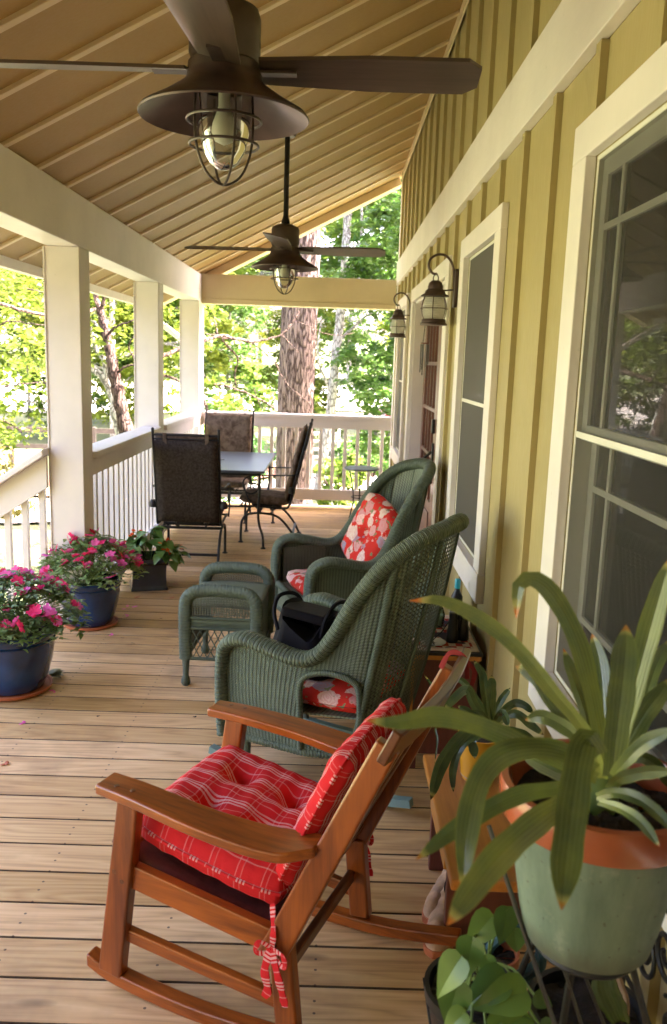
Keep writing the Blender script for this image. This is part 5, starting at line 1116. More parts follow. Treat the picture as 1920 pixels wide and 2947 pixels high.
# ---------------- bench, yellow pot with small bromeliad, shoes
bn = thing('plank_bench', 'low honey coloured plank bench along the wall behind the green pot', 'bench', (.445, 2.18, 0))
mb = MB(); mb.lo((-.12, -.335, .272), (.115, .335, .302)); mb.build('seat', M['bench'], bn, smooth=0, bevel=.006, seg=3)
for y in (-.175, .175): mb = MB(); mb.lo((-.105, y - .014, 0), (.10, y + .014, .2715)); mb.build('leg', M['bench_d'], bn, smooth=0, bevel=.004)
mb = MB(); mb.lo((-.112, -.16, .215), (-.092, .16, .2715)); mb.build('apron', M['bench'], bn, smooth=0, bevel=.003)
yp = thing('yellow_pot', 'small spiky bromeliad in a mustard yellow pot standing on the plank bench', 'potted plant', (.478, 2.37, .302)); mb = MB()
mb.lathe([(0, .0), (.048, 0), (.050, .010), (.049, .014), (.054, .016), (.060, .08), (.067, .138), (.069, .142), (.066, .144), (.062, .142), (.058, .12), (0, .115)], n=44); mb.build('pot', M['yellow'], yp)
mb = MB(); mb.lathe([(.0495, .0105), (.0535, .0115), (.0535, .0155), (.0500, .0165)], n=40, cap=False); mb.build('pot_band', M['canvas'], yp)
mb = MB(); mb.lathe([(0, .125), (.058, .122)], n=24, cap=False); mb.build('soil', M['soil'], yp)
SL = [([(640, 850), (560, 720), (500, 640), (440, 620)], 34), ([(640, 840), (610, 700), (600, 600), (555, 530)], 40), ([(645, 840), (640, 700), (645, 605)], 52), ([(650, 840), (690, 740), (740, 670)], 34), ([(655, 850), (740, 760), (800, 755), (860, 800)], 40), ([(650, 860), (760, 800), (850, 860), (910, 910)], 44), ([(640, 860), (560, 760), (520, 680), (460, 720), (400, 790)], 46), ([(635, 880), (540, 880), (450, 960), (380, 1080), (335, 1240)], 62), ([(640, 880), (550, 930), (555, 980), (560, 1030)], 48), ([(635, 880), (500, 960), (450, 1080), (450, 1200)], 38), ([(645, 870), (600, 800), (520, 790), (430, 770), (300, 600)], 22), ([(650, 870), (700, 800), (735, 870)], 40), ([(640, 870), (590, 830), (540, 800), (470, 760)], 36), ([(650, 860), (640, 780), (620, 740)], 40), ([(660, 870), (800, 900), (880, 960)], 40), ([(632, 880), (380, 860), (370, 940), (355, 1060)], 10)]
yinv = Vector((-.478, -2.37, -.302))
for i, (pts, w_) in enumerate(SL): mb = MB(); strap(mb, pts, w_ * 1.1, 2.37, 2.37 - .08 * math.sin(i * 1.3) - .06, .3, .3 * math.sin(i * 2.1)); o = mb.build('leaf', M['strap_s'], yp, smooth=16); o.location = yinv
for i, (x, y, rz, lb) in enumerate(((.355, 2.07, 248, 'tan ribbed shoe under the bench, nearer the camera'), (.375, 2.19, 240, 'tan ribbed shoe under the bench, farther from the camera'))):
    t = thing('shoe', lb, 'shoe', (x, y, 0), R(rz), 'pair of shoes under the plank bench')
    def sh(u, v):
        # u round, v heel to toe; outline widens at the ball
        x_ = lerp(-.125, .125, v); w_ = .034 + .012 * math.sin(PI * min(1, v * .9 + .1)) ** 2; w_ *= math.sqrt(max(.0, 1 - abs(2 * v - 1) ** 6)); hgt = (.080 - .040 * v + .010 * math.sin(v * 9)) * math.sqrt(max(0, 1 - abs(2 * v - 1) ** 8)); a = 2 * PI * u
        rib = 1 + .03 * math.sin(v * 50); return (x_, w_ * math.cos(a) * rib, .018 + max(0, math.sin(a)) * hgt * rib)
    mb = MB(); mb.grid(lambda u, v: sh(v, u), 40, 24); mb.build('upper', M['canvas'], t, smooth=70)
    mb = MB(); n_ = 24; out = [(lerp(-.13, .13, k / n_), 1) for k in range(n_ + 1)]; W2_ = lambda v: (.036 + .014 * math.sin(PI * min(1, v * .9 + .1)) ** 2) * math.sqrt(max(.0, 1 - abs(2 * v - 1) ** 6))
    pl = [(lerp(-.13, .13, k / n_), W2_(k / n_)) for k in range(n_ + 1)] + [(lerp(-.13, .13, k / n_), -W2_(k / n_)) for k in range(n_ - 1, 0, -1)]; mb.prism(pl, 0, .022, 'z'); mb.build('sole', M['terra'], t, smooth=30, bevel=.003)
    mb = MB(); mb.grid(lambda u, v: (-.07 + .045 * v * math.cos(2 * PI * u), .024 * v * math.sin(2 * PI * u), .094 - .16 * (.045 * v * math.cos(2 * PI * u) + .0)), 20, 3); mb.build('opening', M['black'], t)
# ---------------- side table with things on it
TX0, TX1, TY0, TY1, TH_ = .325, .592, 2.99, 3.47, .475
tb = thing('side_table', 'red stained wooden side table with a patterned top between the wicker chair and the wall', 'side table', ((TX0 + TX1) / 2, (TY0 + TY1) / 2, 0)); hw, hl = (TX1 - TX0) / 2, (TY1 - TY0) / 2
mb = MB(); mb.lo((-hw + .012, -hl + .015, .06), (hw - .012, hl - .015, TH_ - .032)); mb.build('cabinet', M['bench_d'], tb, smooth=0, bevel=.004)
mb = MB(); mb.lo((-hw + .004, -hl + .006, TH_ - .0315), (hw - .004, hl - .006, TH_ - .012)); mb.build('edge_trim', M['bench'], tb, smooth=0, bevel=.002)
mb = MB(); mb.lo((-hw, -hl, TH_ - .0115), (hw, hl, TH_)); mb.build('tabletop', M['black'], tb, smooth=0, bevel=.002)
for sx in (-1, 1):
    for sy in (-1, 1): mb = MB(); mb.lo((sx * (hw - .022) - .014, sy * (hl - .026) - .014, 0), (sx * (hw - .022) + .014, sy * (hl - .026) + .014, .0595)); mb.build('leg', M['bench_d'], tb, smooth=0)
mb = MB(); mb.lo((-hw + .001, -hl + .0005, .07), (-hw + .0115, -hl + .016, TH_ - .033)); mb.build('corner_post', M['bench'], tb, smooth=0)
def m_quilt():
    n = N('red_white_blue_placemat'); n.set(.85, 0, .15); tc = n.n('TexCoord'); s = n.n('SeparateXYZ'); n.l(tc.outputs['UV'], s.inputs[0])
    ch = n.n('TexChecker'); n.l(tc.outputs['UV'], ch.inputs[0]); ch.inputs['Scale'].default_value = 9; ch.inputs[1].default_value = (.35, .04, .04, 1); ch.inputs[2].default_value = (.55, .46, .38, 1)
    f = n.noise(n.coord(), 30, 3); dk_ = n.mix(n.math('GREATER_THAN', n.noise(n.coord(), 9, 1), .53), ch.outputs[0], (.06, .05, .08))
    e = n.math('MAXIMUM', n.math('ABSOLUTE', n.math('SUBTRACT', s.outputs[0], .5)), n.math('ABSOLUTE', n.math('SUBTRACT', s.outputs[1], .5)))
    c = n.mix(n.math('GREATER_THAN', e, .43), dk_, n.ramp(f, [(.4, (.62, .45, .36)), (.6, (.70, .60, .52))])); n.col(c); n.bump(f, .3, .002); return n.m
pm = thing('placemat', 'patterned red and cream placemat covering the side table top', 'placemat', ((TX0 + TX1) / 2, (TY0 + TY1) / 2, TH_)); mb = MB(); mb.grid(lambda u, v: (lerp(-hw + .012, hw - .012, u), lerp(-hl + .015, hl - .012, v), .0045 + .0012 * math.sin(u * 25) * math.sin(v * 31)), 20, 30); mb.build('cloth', m_quilt(), pm, solid=.003)
zt = TH_ + .0075
pl_ = thing('trinket_plate', 'small white oval plate with a blue flower at the near end of the side table', 'plate', (.412, 3.075, zt)); mb = MB(); mb.lathe([(0, 0), (.030, 0), (.048, .008), (.050, .009), (.046, .008), (.028, .003), (0, .003)], n=36); mb.build('dish', M['china'], pl_)
mb = MB()
for k in range(5): a = k * 1.257; mb.add([(0, 0, .0036), (.006 * math.cos(a) - .003 * math.sin(a), .006 * math.sin(a) + .003 * math.cos(a), .0036), (.016 * math.cos(a), .016 * math.sin(a), .0036), (.006 * math.cos(a) + .003 * math.sin(a), .006 * math.sin(a) - .003 * math.cos(a), .0036)], [(0, 3, 2, 1)])
mb.build('flower_motif', M['blue'], pl_)
bi = thing('binoculars', 'black binoculars standing on end on the side table by the wall', 'binoculars', (.512, 3.12, zt), R(35))
for s in (-1, 1):
    mb = MB(); mb.lathe([(0, 0), (.022, 0), (.0235, .004), (.0225, .045), (.019, .058), (.0185, .085), (.015, .095), (.0165, .10), (.0165, .118), (.013, .12), (0, .119)], (s * .028, 0, 0), 24); mb.build('barrel', M['black'], bi)
mb = MB(); mb.lo((-.02, -.006, .055), (.02, .006, .085)); mb.tube([(0, 0, .05), (0, 0, .105)], .007, 10); mb.build('hinge_bridge', M['black'], bi)
mb = MB(); mb.tube(spline([(-.045, 0, .09), (-.085, .0, .05), (-.11, .02, .012), (-.13, -.01, .006), (-.16, .0, .006)], 6), .0022, 5); mb.build('strap', M['black'], bi)
gl = thing('eyeglasses', 'pair of grey framed eyeglasses lying on the side table placemat', 'eyeglasses', (.415, 3.17, zt), R(20)); mb = MB()
for s in (-1, 1): mb.tube([(s * .03 + .022 * math.cos(q * PI / 10), -.0, .018 + .016 * math.sin(q * PI / 10)) for q in range(20)], .0014, 5, closed=True)
mb.tube([(-.008, 0, .022), (0, 0, .025), (.008, 0, .022)], .0014, 5); mb.build('frame', M['steel'], gl)
for s in (-1, 1): mb = MB(); mb.tube([(s * .052, 0, .024), (s * .055, .09, .020), (s * .054, .125, .004)], .0016, 5); mb.build('temple', M['steel'], gl)
jr = thing('glass_jar', 'pale green glass jar with a cork lid on the side table', 'jar', (.447, 3.30, zt)); mb = MB(); mb.lathe([(0, 0), (.030, 0), (.036, .01), (.038, .05), (.030, .075), (.024, .085), (.026, .095)], n=28, cap=False); mb.build('glass', m_glass('green_jar_glass', (.50, .66, .55), 1.5, .05), jr); mb = MB(); mb.lathe([(0, .096), (.029, .096), (.030, .112), (.026, .118), (0, .119)], n=24); mb.build('lid', M['canvas'], jr)
mb = MB(); mb.lathe([(0, .004), (.027, .004), (.032, .03), (.030, .05), (0, .05)], n=20); mb.build('contents', M['china'], jr)
cp = thing('white_cup', 'white cup beside the green jar, half hidden by the wicker chair', 'cup', (.385, 3.30, zt)); mb = MB(); mb.lathe([(0, 0), (.020, 0), (.028, .03), (.032, .062), (.030, .062), (.026, .03), (.018, .004), (0, .004)], n=28); mb.build('bowl', M['china'], cp); mb = MB(); mb.tube(spline([(.029, 0, .05), (.050, 0, .048), (.050, 0, .022), (.026, 0, .018)], 5), .0035, 6); mb.build('handle', M['china'], cp)
bo = thing('spray_bottle', 'dark bottle with a turquoise cap at the back of the side table', 'bottle', (.545, 3.40, zt)); mb = MB(); mb.lathe([(0, 0), (.024, 0), (.025, .004), (.025, .10), (.012, .125), (.010, .135), (0, .135)], n=24); mb.build('bottle_body', M['black'], bo); mb = MB(); mb.lathe([(0, .1355), (.0125, .1355), (.0125, .17), (.009, .176), (0, .177)], n=20); mb.build('cap', M['turq'], bo)
# ---------------- fallen leaves and petals on the deck
GF = 'fallen petals and leaves scattered on the deck boards'
r4 = px((0, 1400), 2.585); g = random.Random(9)
def floor_pt(u, v):
    r = AX @ np.array([u - CX, v - CY, F]); t = -1.54 / r[2]; return t * r[0], t * r[1]
def litter(pts, lb, mat, grp, L, W_, name='fallen_petal', cat='petal'):
    for p in pts:
        x, y = floor_pt(*p); mb = MB(); leafmesh(mb, (0, 0, .004), (1, 0, .05), (0, 0, 1), L * g.uniform(.7, 1.2), W_, -.15, .3, 4); leafmesh(mb, (.004, .004, .003), (.2, 1, .1), (0, 0, 1), L * .6, W_ * .8, .1, .2, 3)
        o = mb.build(name, mat, solid=.0006); o.location = (x, y, .0); o.rotation_euler = (0, 0, g.uniform(0, 6)); tag(o, lb, cat, grp)
litter([r4(*p) for p in ((840, 1112), (910, 915), (960, 895), (985, 905), (410, 1525), (185, 1770), (960, 968))], 'dark pink petal fallen on the deck boards between the pots and the ottoman', M['magenta'], 'fallen pink petals', .030, .016)
litter([r4(*p) for p in ((1010, 835), (1270, 838), (1230, 728), (1300, 728))] + [(783, 1530), (18, 2205)], 'small orange brown leaf fallen on the deck boards', M['terra'], 'fallen orange leaves', .035, .018, 'fallen_leaf', 'leaf')
litter([r4(*p) for p in ((990, 1168), (720, 1720), (1450, 1725), (905, 1128), (1190, 985))], 'tiny dark speck of leaf on the deck boards', M['soil'], 'tiny dark leaf specks', .016, .009, 'fallen_leaf', 'leaf')
x, y = floor_pt(*r4(410, 1425)); mb = MB()
for k in range(5): a = -.4 + k * .35; leafmesh(mb, (0, 0, .006 + .002 * k), (math.cos(a), math.sin(a), .25), (0, 0, 1), .075, .035, .15, .5, 6)
o = mb.build('crumpled_leaf', m_leaf('pale_dry_leaf', (.42, .42, .26), (.52, .50, .34), .2), solid=.001); o.location = (x - .03, y, 0); tag(o, 'crumpled pale green leaf on the deck beside the nearest cobalt pot', 'leaf')
# ================================================ OUTDOORS
def leaf_cloud(name, blobs, n, size, mat, parent=None, seed=1, flat=.5, shell=.35, lobed=False, stuff=False):
    "thousands of small folded leaves spread through ellipsoid clumps (centre, radii)"
    g = np.random.default_rng(seed); vol = np.array([b[1][0] * b[1][1] * b[1][2] for b in blobs]) ** .66; cnt = (vol / vol.sum() * n).astype(int) + 1
    P = []
    for (c, r), k in zip(blobs, cnt):
        d = g.normal(size=(k, 3)); d /= np.linalg.norm(d, axis=1)[:, None]; rad = (shell + (1 - shell) * g.random(k)) ** .6
        q = d * rad[:, None] * np.array(r) + np.array(c)
        # twig clusters: pull leaves towards cluster seeds so gaps open between
        ns = max(4, k // 26); sd_ = q[g.integers(0, k, ns)]; idx = g.integers(0, ns, k); q = sd_[idx] + g.normal(size=(k, 3)) * np.array(r).mean() * .085 * [1.3, 1.3, .7]
        P.append(q)
    P = np.concatenate(P); m = len(P)
    ang = g.random(m) * 2 * PI; tilt = g.normal(size=m) * flat; roll = g.normal(size=m) * flat
    s = size * (.6 + .8 * g.random(m))
    ux = np.stack([np.cos(ang) * np.cos(tilt), np.sin(ang) * np.cos(tilt), -np.abs(np.sin(tilt)) * .8], 1)
    side = np.stack([-np.sin(ang) * np.cos(roll), np.cos(ang) * np.cos(roll), np.sin(roll)], 1)
    up = np.cross(ux, side)
    a = P; b = P + ux * s[:, None] * .45 + side * s[:, None] * .30 + up * s[:, None] * .08; c = P + ux * s[:, None]; d = P + ux * s[:, None] * .45 - side * s[:, None] * .30 + up * s[:, None] * .08
    V = np.stack([a, b, c, d], 1).reshape(-1, 3)
    me = bpy.data.meshes.new(name); me.vertices.add(len(V)); me.vertices.foreach_set('co', V.ravel())
    fi = np.arange(m)[:, None] * 4 + np.array([[0, 1, 2, 0, 2, 3]]); fi = fi.reshape(-1)
    me.loops.add(len(fi)); me.loops.foreach_set('vertex_index', fi); me.polygons.add(m * 2); me.polygons.foreach_set('loop_start', np.arange(m * 2) * 3)
    me.update(); me.validate(); me.materials.append(mat); o = bpy.data.objects.new(name, me); C.objects.link(o); o.parent = parent
    return o
def limb(mb, pts, r0, r1, n=8, wob=.0, seed=0):
    P = spline(pts, 6); m = len(P); g = random.Random(seed)
    P = [p + np.array([g.uniform(-wob, wob) for _ in range(3)]) for p in P]
    mb.tube(P, [lerp(r0, r1, (i / (m - 1)) ** .8) for i in range(m)], n)
def tree(name, lb, loc, h, tr, blobs, n, size, mat, bark, group=None, seed=1, lean=(0, 0), cat='tree', flat=.5):
    t = thing(name, lb, cat, loc, 0, group); mb = MB(); g = random.Random(seed)
    limb(mb, [(0, 0, -.4), (lean[0] * .2, lean[1] * .2, h * .25), (lean[0] * .6, lean[1] * .6, h * .6), (lean[0], lean[1], h)], tr, tr * .3, 12, tr * .05, seed)
    mb.build('trunk', bark, t)
    bb = MB()
    for c, r in blobs:
        f = min(.9, max(.25, (c[2] - r[2] * .6) / h)); s = (lean[0] * f, lean[1] * f, h * f)
        limb(bb, [s, (lerp(s[0], c[0], .5), lerp(s[1], c[1], .5), lerp(s[2], c[2], .6)), c], tr * .38, tr * .08, 6, .05, seed)
        for q in range(3):
            e = [c[i] + g.uniform(-.8, .8) * r[i] for i in range(3)]; limb(bb, [(lerp(s[0], c[0], .6), lerp(s[1], c[1], .6), lerp(s[2], c[2], .65)), [(c[i] + e[i]) / 2 for i in range(3)], e], tr * .16, .008, 5, .04, seed + q)
    bb.build('branches', bark, t); leaf_cloud('crown', blobs, n, size, mat, t, seed, flat); return t
# pine: a big straight trunk filling the end opening, crown far above
t = thing('pine_tree', 'large straight pine trunk with furrowed red brown bark beyond the end railing', 'tree', (-.60, 13.2, 0))
mb = MB(); pts = [(-.03, 0, -1.5), (0, 0, -.6), (0, 0, 1.0), (.03, 0, 2.6), (.10, 0, 9), (.12, 0, 14)]
P = spline(pts, 10); rr = [lerp(.30, .205, min(1, (p[2] + 1.2) / 12)) * (1 + .25 * max(0, -.8 - p[2])) for p in P]
mb.grid(lambda u, v: (lambda p, r: (p[0] + r * math.cos(2 * PI * u) * (1 + .03 * math.sin(23 * u * 2 * PI / 2 + p[2] * 2) + .02 * math.sin(11 * u * 2 * PI)), p[1] + r * math.sin(2 * PI * u) * (1 + .03 * math.sin(23 * u * PI)), p[2]))(P[round(v * (len(P) - 1))], rr[round(v * (len(P) - 1))]), 48, len(P) - 1)
mb.build('trunk', M['bark_pine'], t); leaf_cloud('crown', [((0, 0, 12.5), (2.6, 2.6, 2.2)), ((1.2, .5, 10.6), (1.8, 1.6, 1.1)), ((-1.4, 0, 11), (1.7, 1.6, 1.0))], 9000, .16, M['leafg'], t, 3)
def px(reg, sc): return lambda x, y: (reg[0] + x / sc, reg[1] + y / sc)
r2 = px((0, 600), 2.2157); z1 = px((560, 860), 2.585)
# leaning dark tree at the left
t = thing('leaning_tree', 'dark leaning tree with forked trunk behind the side railing at left', 'tree', (0, 0, 0))
def W(p, y): # world point where photo pixel p meets the vertical plane at distance y
    q = np.array(at(p[0], p[1], 1.0)) - EYE; return tuple(EYE + q * (y / q[1]))
mb = MB()
trunk = [(-2.02, 9.5, -1.5), (-2.10, 9.5, -.3)] + [W(r2(*p), 9.5) for p in ((800, 1390), (760, 1200), (725, 1040), (700, 900), (665, 760), (640, 650))]
Pp = spline(trunk, 6); m = len(Pp); mb.tube(Pp, [lerp(.095, .042, i / (m - 1)) * (1 + .12 * math.sin(i * 1.7)) for i in range(m)], 10)
mb.build('trunk', M['bark_dark'], t)
mb = MB()
def br(pl, y, r0, r1, s=0):
    if len(y) == 1: y = y * len(pl)
    limb(mb, [W(p, lerp(y[0], y[-1], i / (len(pl) - 1))) for i, p in enumerate(pl)], r0, r1, 7, .006, s)
br([r2(640, 650), r2(610, 560), r2(585, 420), r2(560, 250)], [9.5, 9.8], .038, .02)
br([r2(650, 640), r2(668, 540), r2(685, 460), r2(700, 330)], [9.5, 9.2], .024, .012)
br([r2(700, 790), r2(740, 755), r2(830, 720), r2(930, 690)], [9.5, 9.0], .016, .006)
br([r2(672, 570), r2(740, 555), r2(800, 530), r2(870, 560)], [9.3, 9.0], .009, .004)
br([r2(730, 1060), r2(800, 1010), r2(860, 985), r2(822, 880), r2(850, 820)], [9.5, 9.2], .016, .008)
br([r2(860, 990), r2(960, 960), r2(1040, 940), r2(1160, 890), r2(1290, 850), r2(1410, 812), r2(1500, 830), r2(1620, 850)], [9.4, 10.6], .030, .018)
br([z1(200, 292), z1(300, 295), z1(420, 322), z1(540, 300), z1(650, 265), z1(730, 170), z1(790, 70)], [10.6, 10.9], .018, .010)
br([z1(650, 265), z1(720, 345), z1(780, 400)], [10.8, 10.9], .008, .004); br([z1(420, 322), z1(520, 400), z1(600, 480), z1(640, 560), z1(720, 670), z1(850, 780), z1(850, 860)], [10.7, 11], .010, .006)
br([z1(205, 300), z1(250, 360), z1(320, 440), z1(300, 560), z1(310, 660)], [10.6, 10.8], .014, .008); br([z1(170, 260), z1(150, 150), z1(125, 60)], [10.6, 10.8], .013, .009)
br([z1(-20, 200), z1(60, 230), z1(100, 265), z1(190, 270)], [10.4, 10.6], .010, .008); br([z1(-40, 640), z1(50, 632), z1(200, 640), z1(330, 680), z1(480, 745), z1(600, 820)], [10.2, 10.6], .016, .010)
br([z1(150, 650), z1(165, 700), z1(190, 760)], [10.4], .008, .004); br([z1(440, 660), z1(470, 750), z1(500, 830)], [10.5], .007, .004)
br([z1(40, 690), z1(70, 760), z1(100, 840), z1(130, 900)], [10.2], .020, .018); br([z1(770, 170), z1(860, 210), z1(980, 260), z1(1100, 270), z1(1190, 250)], [10.9, 11.4], .006, .003)
br([r2(1035, 1065), r2(1080, 1075), r2(1155, 1105)], [10.0], .018, .014)
br([r2(-120, 580), r2(0, 607), r2(150, 650), r2(345, 692), r2(480, 700), r2(600, 640)], [7.6, 9.4], .016, .022); br([r2(170, 510), r2(250, 530), r2(345, 548)], [8], .008, .004); br([r2(-30, 760), r2(60, 720), r2(200, 735), r2(345, 752)], [8], .009, .004)
br([r2(-80, 1180), r2(0, 1150), r2(120, 1120), r2(300, 1110)], [8], .012, .005); br([r2(20, 1350), r2(80, 1385), r2(140, 1430)], [8], .008, .006)
mb.build('branches', M['bark_dark'], t)
leaf_cloud('crown', [((-4.3, 8.7, 2.6), (1.5, 1.3, .75)), ((-3.6, 8.6, 1.7), (1.3, 1.2, .55)), ((-4.2, 8.8, .9), (1.4, 1.1, .5)), ((-2.2, 10.2, 1.9), (.9, .8, .6)), ((-1.9, 10.6, 2.8), (.8, .8, .6)), ((-1.75, 10.4, 1.0), (.7, .6, .4)), ((-3.0, 9.8, 3.7), (2.0, 1.6, .8))], 10500, .085, M['leafy'], t, 11, .6)
# pale second stem
t = thing('pale_tree', 'slim pale trunk leaning beside the dark forked tree', 'tree', (0, 0, 0)); mb = MB()
limb(mb, [(-2.2, 10.6, -1.4), W(r2(760, 1400), 10.4), W(r2(735, 1260), 10.4), W(r2(700, 1150), 10.4), W(r2(655, 1075), 10.4), W(r2(600, 1030), 10.4), W(r2(520, 960), 10.4), W(r2(400, 800), 10.4)], .075, .03, 9, .006); limb(mb, [W(r2(690, 1100), 10.4), W(r2(665, 970), 10.4), W(r2(610, 890), 10.4), W(r2(560, 700), 10.4)], .045, .02, 8, .006); mb.build('trunk', M['bark_grey'], t)
leaf_cloud('crown', [((-3.4, 10.8, 2.9), (1.3, 1.1, .9)), ((-4.6, 11, 1.8), (1.2, 1.1, .8)), ((-2.6, 11.2, 3.9), (1.2, 1, .8))], 4200, .10, M['leafy'], t, 12, .6)
# grey trunk right of the pine
t = thing('grey_tree', 'thin grey trunk between the pine and the house wall', 'tree', (0, 0, 0)); mb = MB()
limb(mb, [(-.30, 17, -1.4), (-.16, 17, -.2), W(z1(1010, 860), 17), W(z1(1030, 640), 17), W(z1(1050, 400), 17), W(z1(1075, 200), 17), W(z1(1090, 60), 17), (.13, 17, 3.6), (.16, 17, 4.6), (.22, 17, 9)], .11, .075, 10, .01); mb.build('trunk', M['bark_grey'], t)
mb = MB(); limb(mb, [(.12, 17, 3.4), (.42, 17, 4.0), (.38, 17, 5), (.5, 17, 6)], .03, .02, 6, .01); limb(mb, [(-.1, 17, 1.0), (-.35, 16.8, 1.6), (-.3, 16.8, 2.4)], .035, .012, 6, .01); limb(mb, [(.1, 17, 2), (.7, 16.8, 2.5), (1.4, 16.6, 2.6)], .03, .01, 6, .01); mb.build('branches', M['bark_grey'], t)
leaf_cloud('crown', [((1.0, 16.5, 3.2), (1.1, .9, .9)), ((1.35, 17.2, 5.2), (1.2, 1.2, 1.2)), ((1.7, 17, 1.6), (1.0, .9, .8)), ((.6, 16.6, 1.4), (.7, .7, .6)), ((2.6, 17, 4), (1.2, 1, 1.4))], 15000, .13, M['leafg'], t, 14, .55)
# close leafy tree by the house corner, dark green
tree('maple_tree', 'leafy green tree crowding the corner of the house beyond the end railing', (1.15, 12.4, GZ), 5.8, .07, [((-.15, 0, 2.5), (.75, .6, .6)), ((.1, .2, 3.6), (.8, .7, .55)), ((-.15, .2, 4.6), (.75, .7, .6)), ((.4, 0, 5.9), (1.2, .9, .8)), ((-.2, .3, 1.6), (.5, .5, .4))], 6500, .12, M['leafg'], M['bark_grey'], seed=21)
# the wood behind: prototypes copied over a belt
GW = 'leafy trees of the wood beyond the lawn'
protos = []
for i, (mt, n, sz_) in enumerate((('leafb', 16000, .26), ('leafg', 16000, .25), ('leafy', 15000, .24))):
    g = random.Random(40 + i); bl = [((g.uniform(-2.6, 2.6), g.uniform(-2.2, 2.2), 2.0 + 8.5 * k / 13 + g.uniform(-.5, .5)), (g.uniform(1.2, 2.1), g.uniform(1.2, 2.0), g.uniform(.8, 1.3))) for k in range(14)]
    p = tree('woodland_tree', ('tall lime green tree in the wood beyond the drive', 'tall mid green tree in the wood beyond the drive', 'tall yellow green tree in the wood beyond the drive')[i], (0, 0, 0), 9.5, .16, bl, n, sz_, M[mt], M['bark_grey'], ('lime green trees of the far wood', 'mid green trees of the far wood', 'yellow green trees of the far wood')[i], 60 + i)
    protos.append(p)
g = random.Random(5)
belt = [(-13, 23, 2), (-9.8, 27, 0), (-6.3, 24, 2), (-4.8, 29, 0), (-1.2, 25, 2), (3.2, 26, 1), (4.3, 24, 1), (7.5, 26, 0), (-16, 33, 0), (-11, 60, 0), (-5.5, 62, 2), (1.0, 61, 1), (8, 60, 0), (-18, 58, 1), (-25, 50, 0), (-4.4, 35, 1), (4.6, 34, 0), (-8, 34, 1), (14, 58, 1), (-19, 22, 1), (-24, 31, 2), (15, 34, 1),
        (-15, 14.5, 2), (-17, 19, 0), (-23, 11, 0), (-26, 4, 1), (11, 23, 2), (-27, -4, 2), (-2, -14, 1), (-7, -13, 0), (5, -16, 2), (-13, -10, 1)]
for i, (x, y, k) in enumerate(belt):
    if not protos[k].get('used'): o = protos[k]; o['used'] = 1
    else: o = dup(protos[k])
    s = g.uniform(.82, 1.25)
    if -.42 < x / y < -.33 and y < 40: s = .46
    if -.075 < x / y < 0 and 20 < y < 40: s = .42
    o.location = (x, y, ground_h(x, y)); o.rotation_euler = (0, 0, g.uniform(0, 6.28)); o.scale = (s, s, s * g.uniform(.9, 1.15))
for o in list(bpy.data.objects):
    if 'used' in o: del o['used']
# shrubs
def shrub(lb, loc, r, n, sz_, mt, seed, group=None):
    t = thing('shrub', lb, 'shrub', loc, 0, group); mb = MB(); g = random.Random(seed)
    for k in range(7): a = g.uniform(0, 6.28); limb(mb, [(0, 0, -.1), (math.cos(a) * r[0] * .3, math.sin(a) * r[1] * .3, r[2] * .7), (math.cos(a) * r[0] * .7, math.sin(a) * r[1] * .7, r[2] * 1.3)], .025, .006, 5, .01, k)
    mb.build('stems', M['bark_dark'], t); bl = [((0, 0, r[2]), r)] + [((g.uniform(-.7, .7) * r[0], g.uniform(-.7, .7) * r[1], r[2] * g.uniform(.6, 1.6)), tuple(q * .45 for q in r)) for _ in range(5)]
    leaf_cloud('foliage', bl, n, sz_, M[mt], t, seed, .8)
shrub('dense feathery green bush left of the pine trunk', (-2.1, 14.6, GZ), (1.1, .9, 1.05), 6500, .10, 'leafd', 71)
shrub('yellow green bush low behind the end railing balusters', (.15, 15.2, GZ), (.55, .5, .55), 1800, .12, 'leafb', 72)
shrub('small green bush low by the house corner beyond the railing', (1.05, 11.8, GZ), (.45, .4, .85), 1900, .10, 'leafg', 73)
shrub('rust and olive bush beyond the stair handrail, nearer one', (-5.3, 11.2, GZ), (1.2, .9, .95), 3600, .085, 'leafr', 74)
shrub('rust and olive bush beyond the stair handrail, farther one', (-7.6, 15.8, GZ), (1.5, 1.0, 1.0), 3600, .10, 'leafr', 75)
shrub('rusty leaved bush behind the leaning tree trunk', (-3.2, 15.0, GZ), (.9, .8, .75), 2400, .09, 'leafr', 76)
shrub('green bush between the dining chairs and the side railing outside', (-1.6, 10.6, GZ), (.6, .5, .62), 1800, .09, 'leafd', 77)
shrub('dark green bush near the foot of the grey trunk', (.9, 19.6, GZ), (.9, .8, .55), 1800, .13, 'leafd', 78)
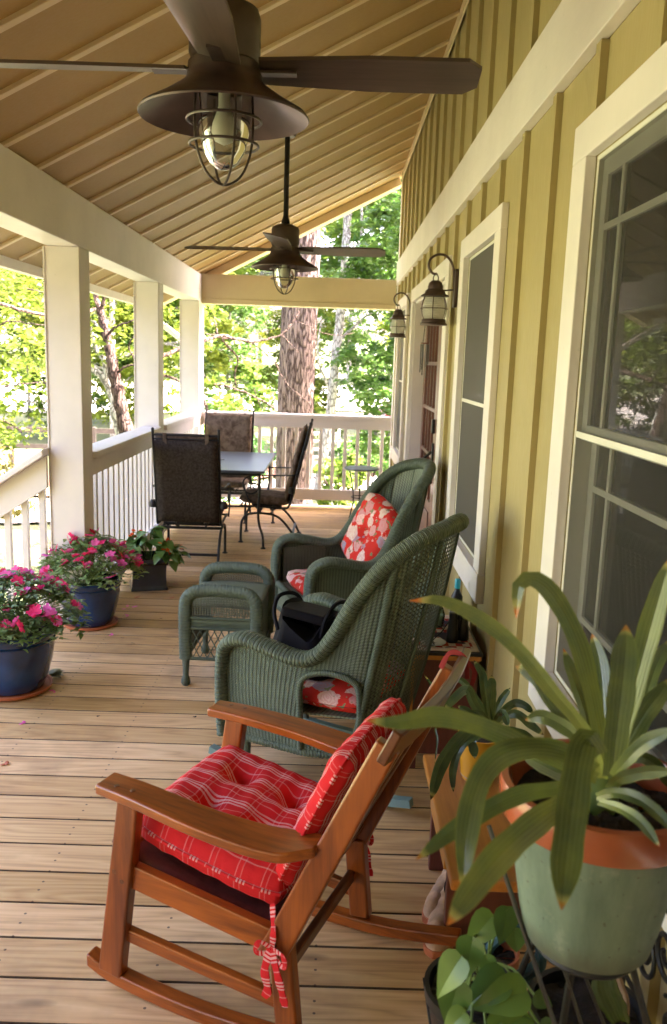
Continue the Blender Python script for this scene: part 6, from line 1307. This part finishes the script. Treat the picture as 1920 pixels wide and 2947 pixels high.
# low rail fence by the drive
fn = thing('rail_fence', 'low dark rail fence by the drive at far left', 'fence', (-9.5, 19.5, GZ), R(8))
for i in range(5): mb = MB(); mb.lo((-.05, -.05, -.1), (.05, .05, 1.0)); mb.build('fence_post', M['fence'], fn, smooth=0, loc=(i * 1.9, 0, 0))
for z in (.45, .85): mb = MB(); mb.lo((0, -.02, z), (7.6, .02, z + .12)); mb.build('fence_rail', M['fence'], fn, smooth=0)
# timber steps beyond the end railing
ts = thing('timber_steps', 'weathered timber steps beside the pine trunk beyond the railing', 'steps', (-.42, 19.0, GZ))
for i in range(6): mb = MB(); mb.lo((-.55, i * .26, .12 + i * .17), (.55, i * .26 + .24, .17 + i * .17)); mb.build('tread', M['bark_grey'], ts, smooth=0)
for s in (-1, 1): mb = MB(); mb.beam((s * .57, 0, .05), (s * .57, 1.5, 1.05), .05, .2, (1, 0, 0)); mb.build('stringer', M['bark_grey'], ts, smooth=0)
# parked maroon car seen in slivers through the balusters
car = thing('parked_car', 'maroon car parked on the drive seen through the end railing', 'car', (2.9, 31, ground_h(2.9, 31)), R(12))
mb = MB(); prof = [(-2.2, .35), (-2.25, .62), (-2.05, .82), (-1.3, .90), (-.75, 1.36), (.55, 1.40), (1.25, .95), (2.05, .82), (2.2, .55), (2.15, .33)]
mb.prism(prof, -.85, .85, 'y'); mb.build('body', M['maroon'], car, smooth=30, bevel=.06, seg=3)
mb = MB(); mb.prism([(-1.15, .93), (-.70, 1.30), (.50, 1.33), (1.08, .95)], -.86, .86, 'y'); mb.build('window', M['black'], car, smooth=0)
for x in (-1.35, 1.35):
    for s in (-1, 1):
        mb = MB(); mb.tube([(x, s * .72, .33), (x, s * .88, .33)], .33, 20); wh = mb.build('wheel', M['black'], car); mb = MB(); mb.tube([(x, s * .86, .33), (x, s * .885, .33)], .2, 16); mb.build('rim', M['chrome'], wh)
for s in (-1, 1): mb = MB(); mb.box((-2.24, s * .6, .66), (.05, .3, .12)); mb.build('headlight', M['china'], car, bevel=.01)
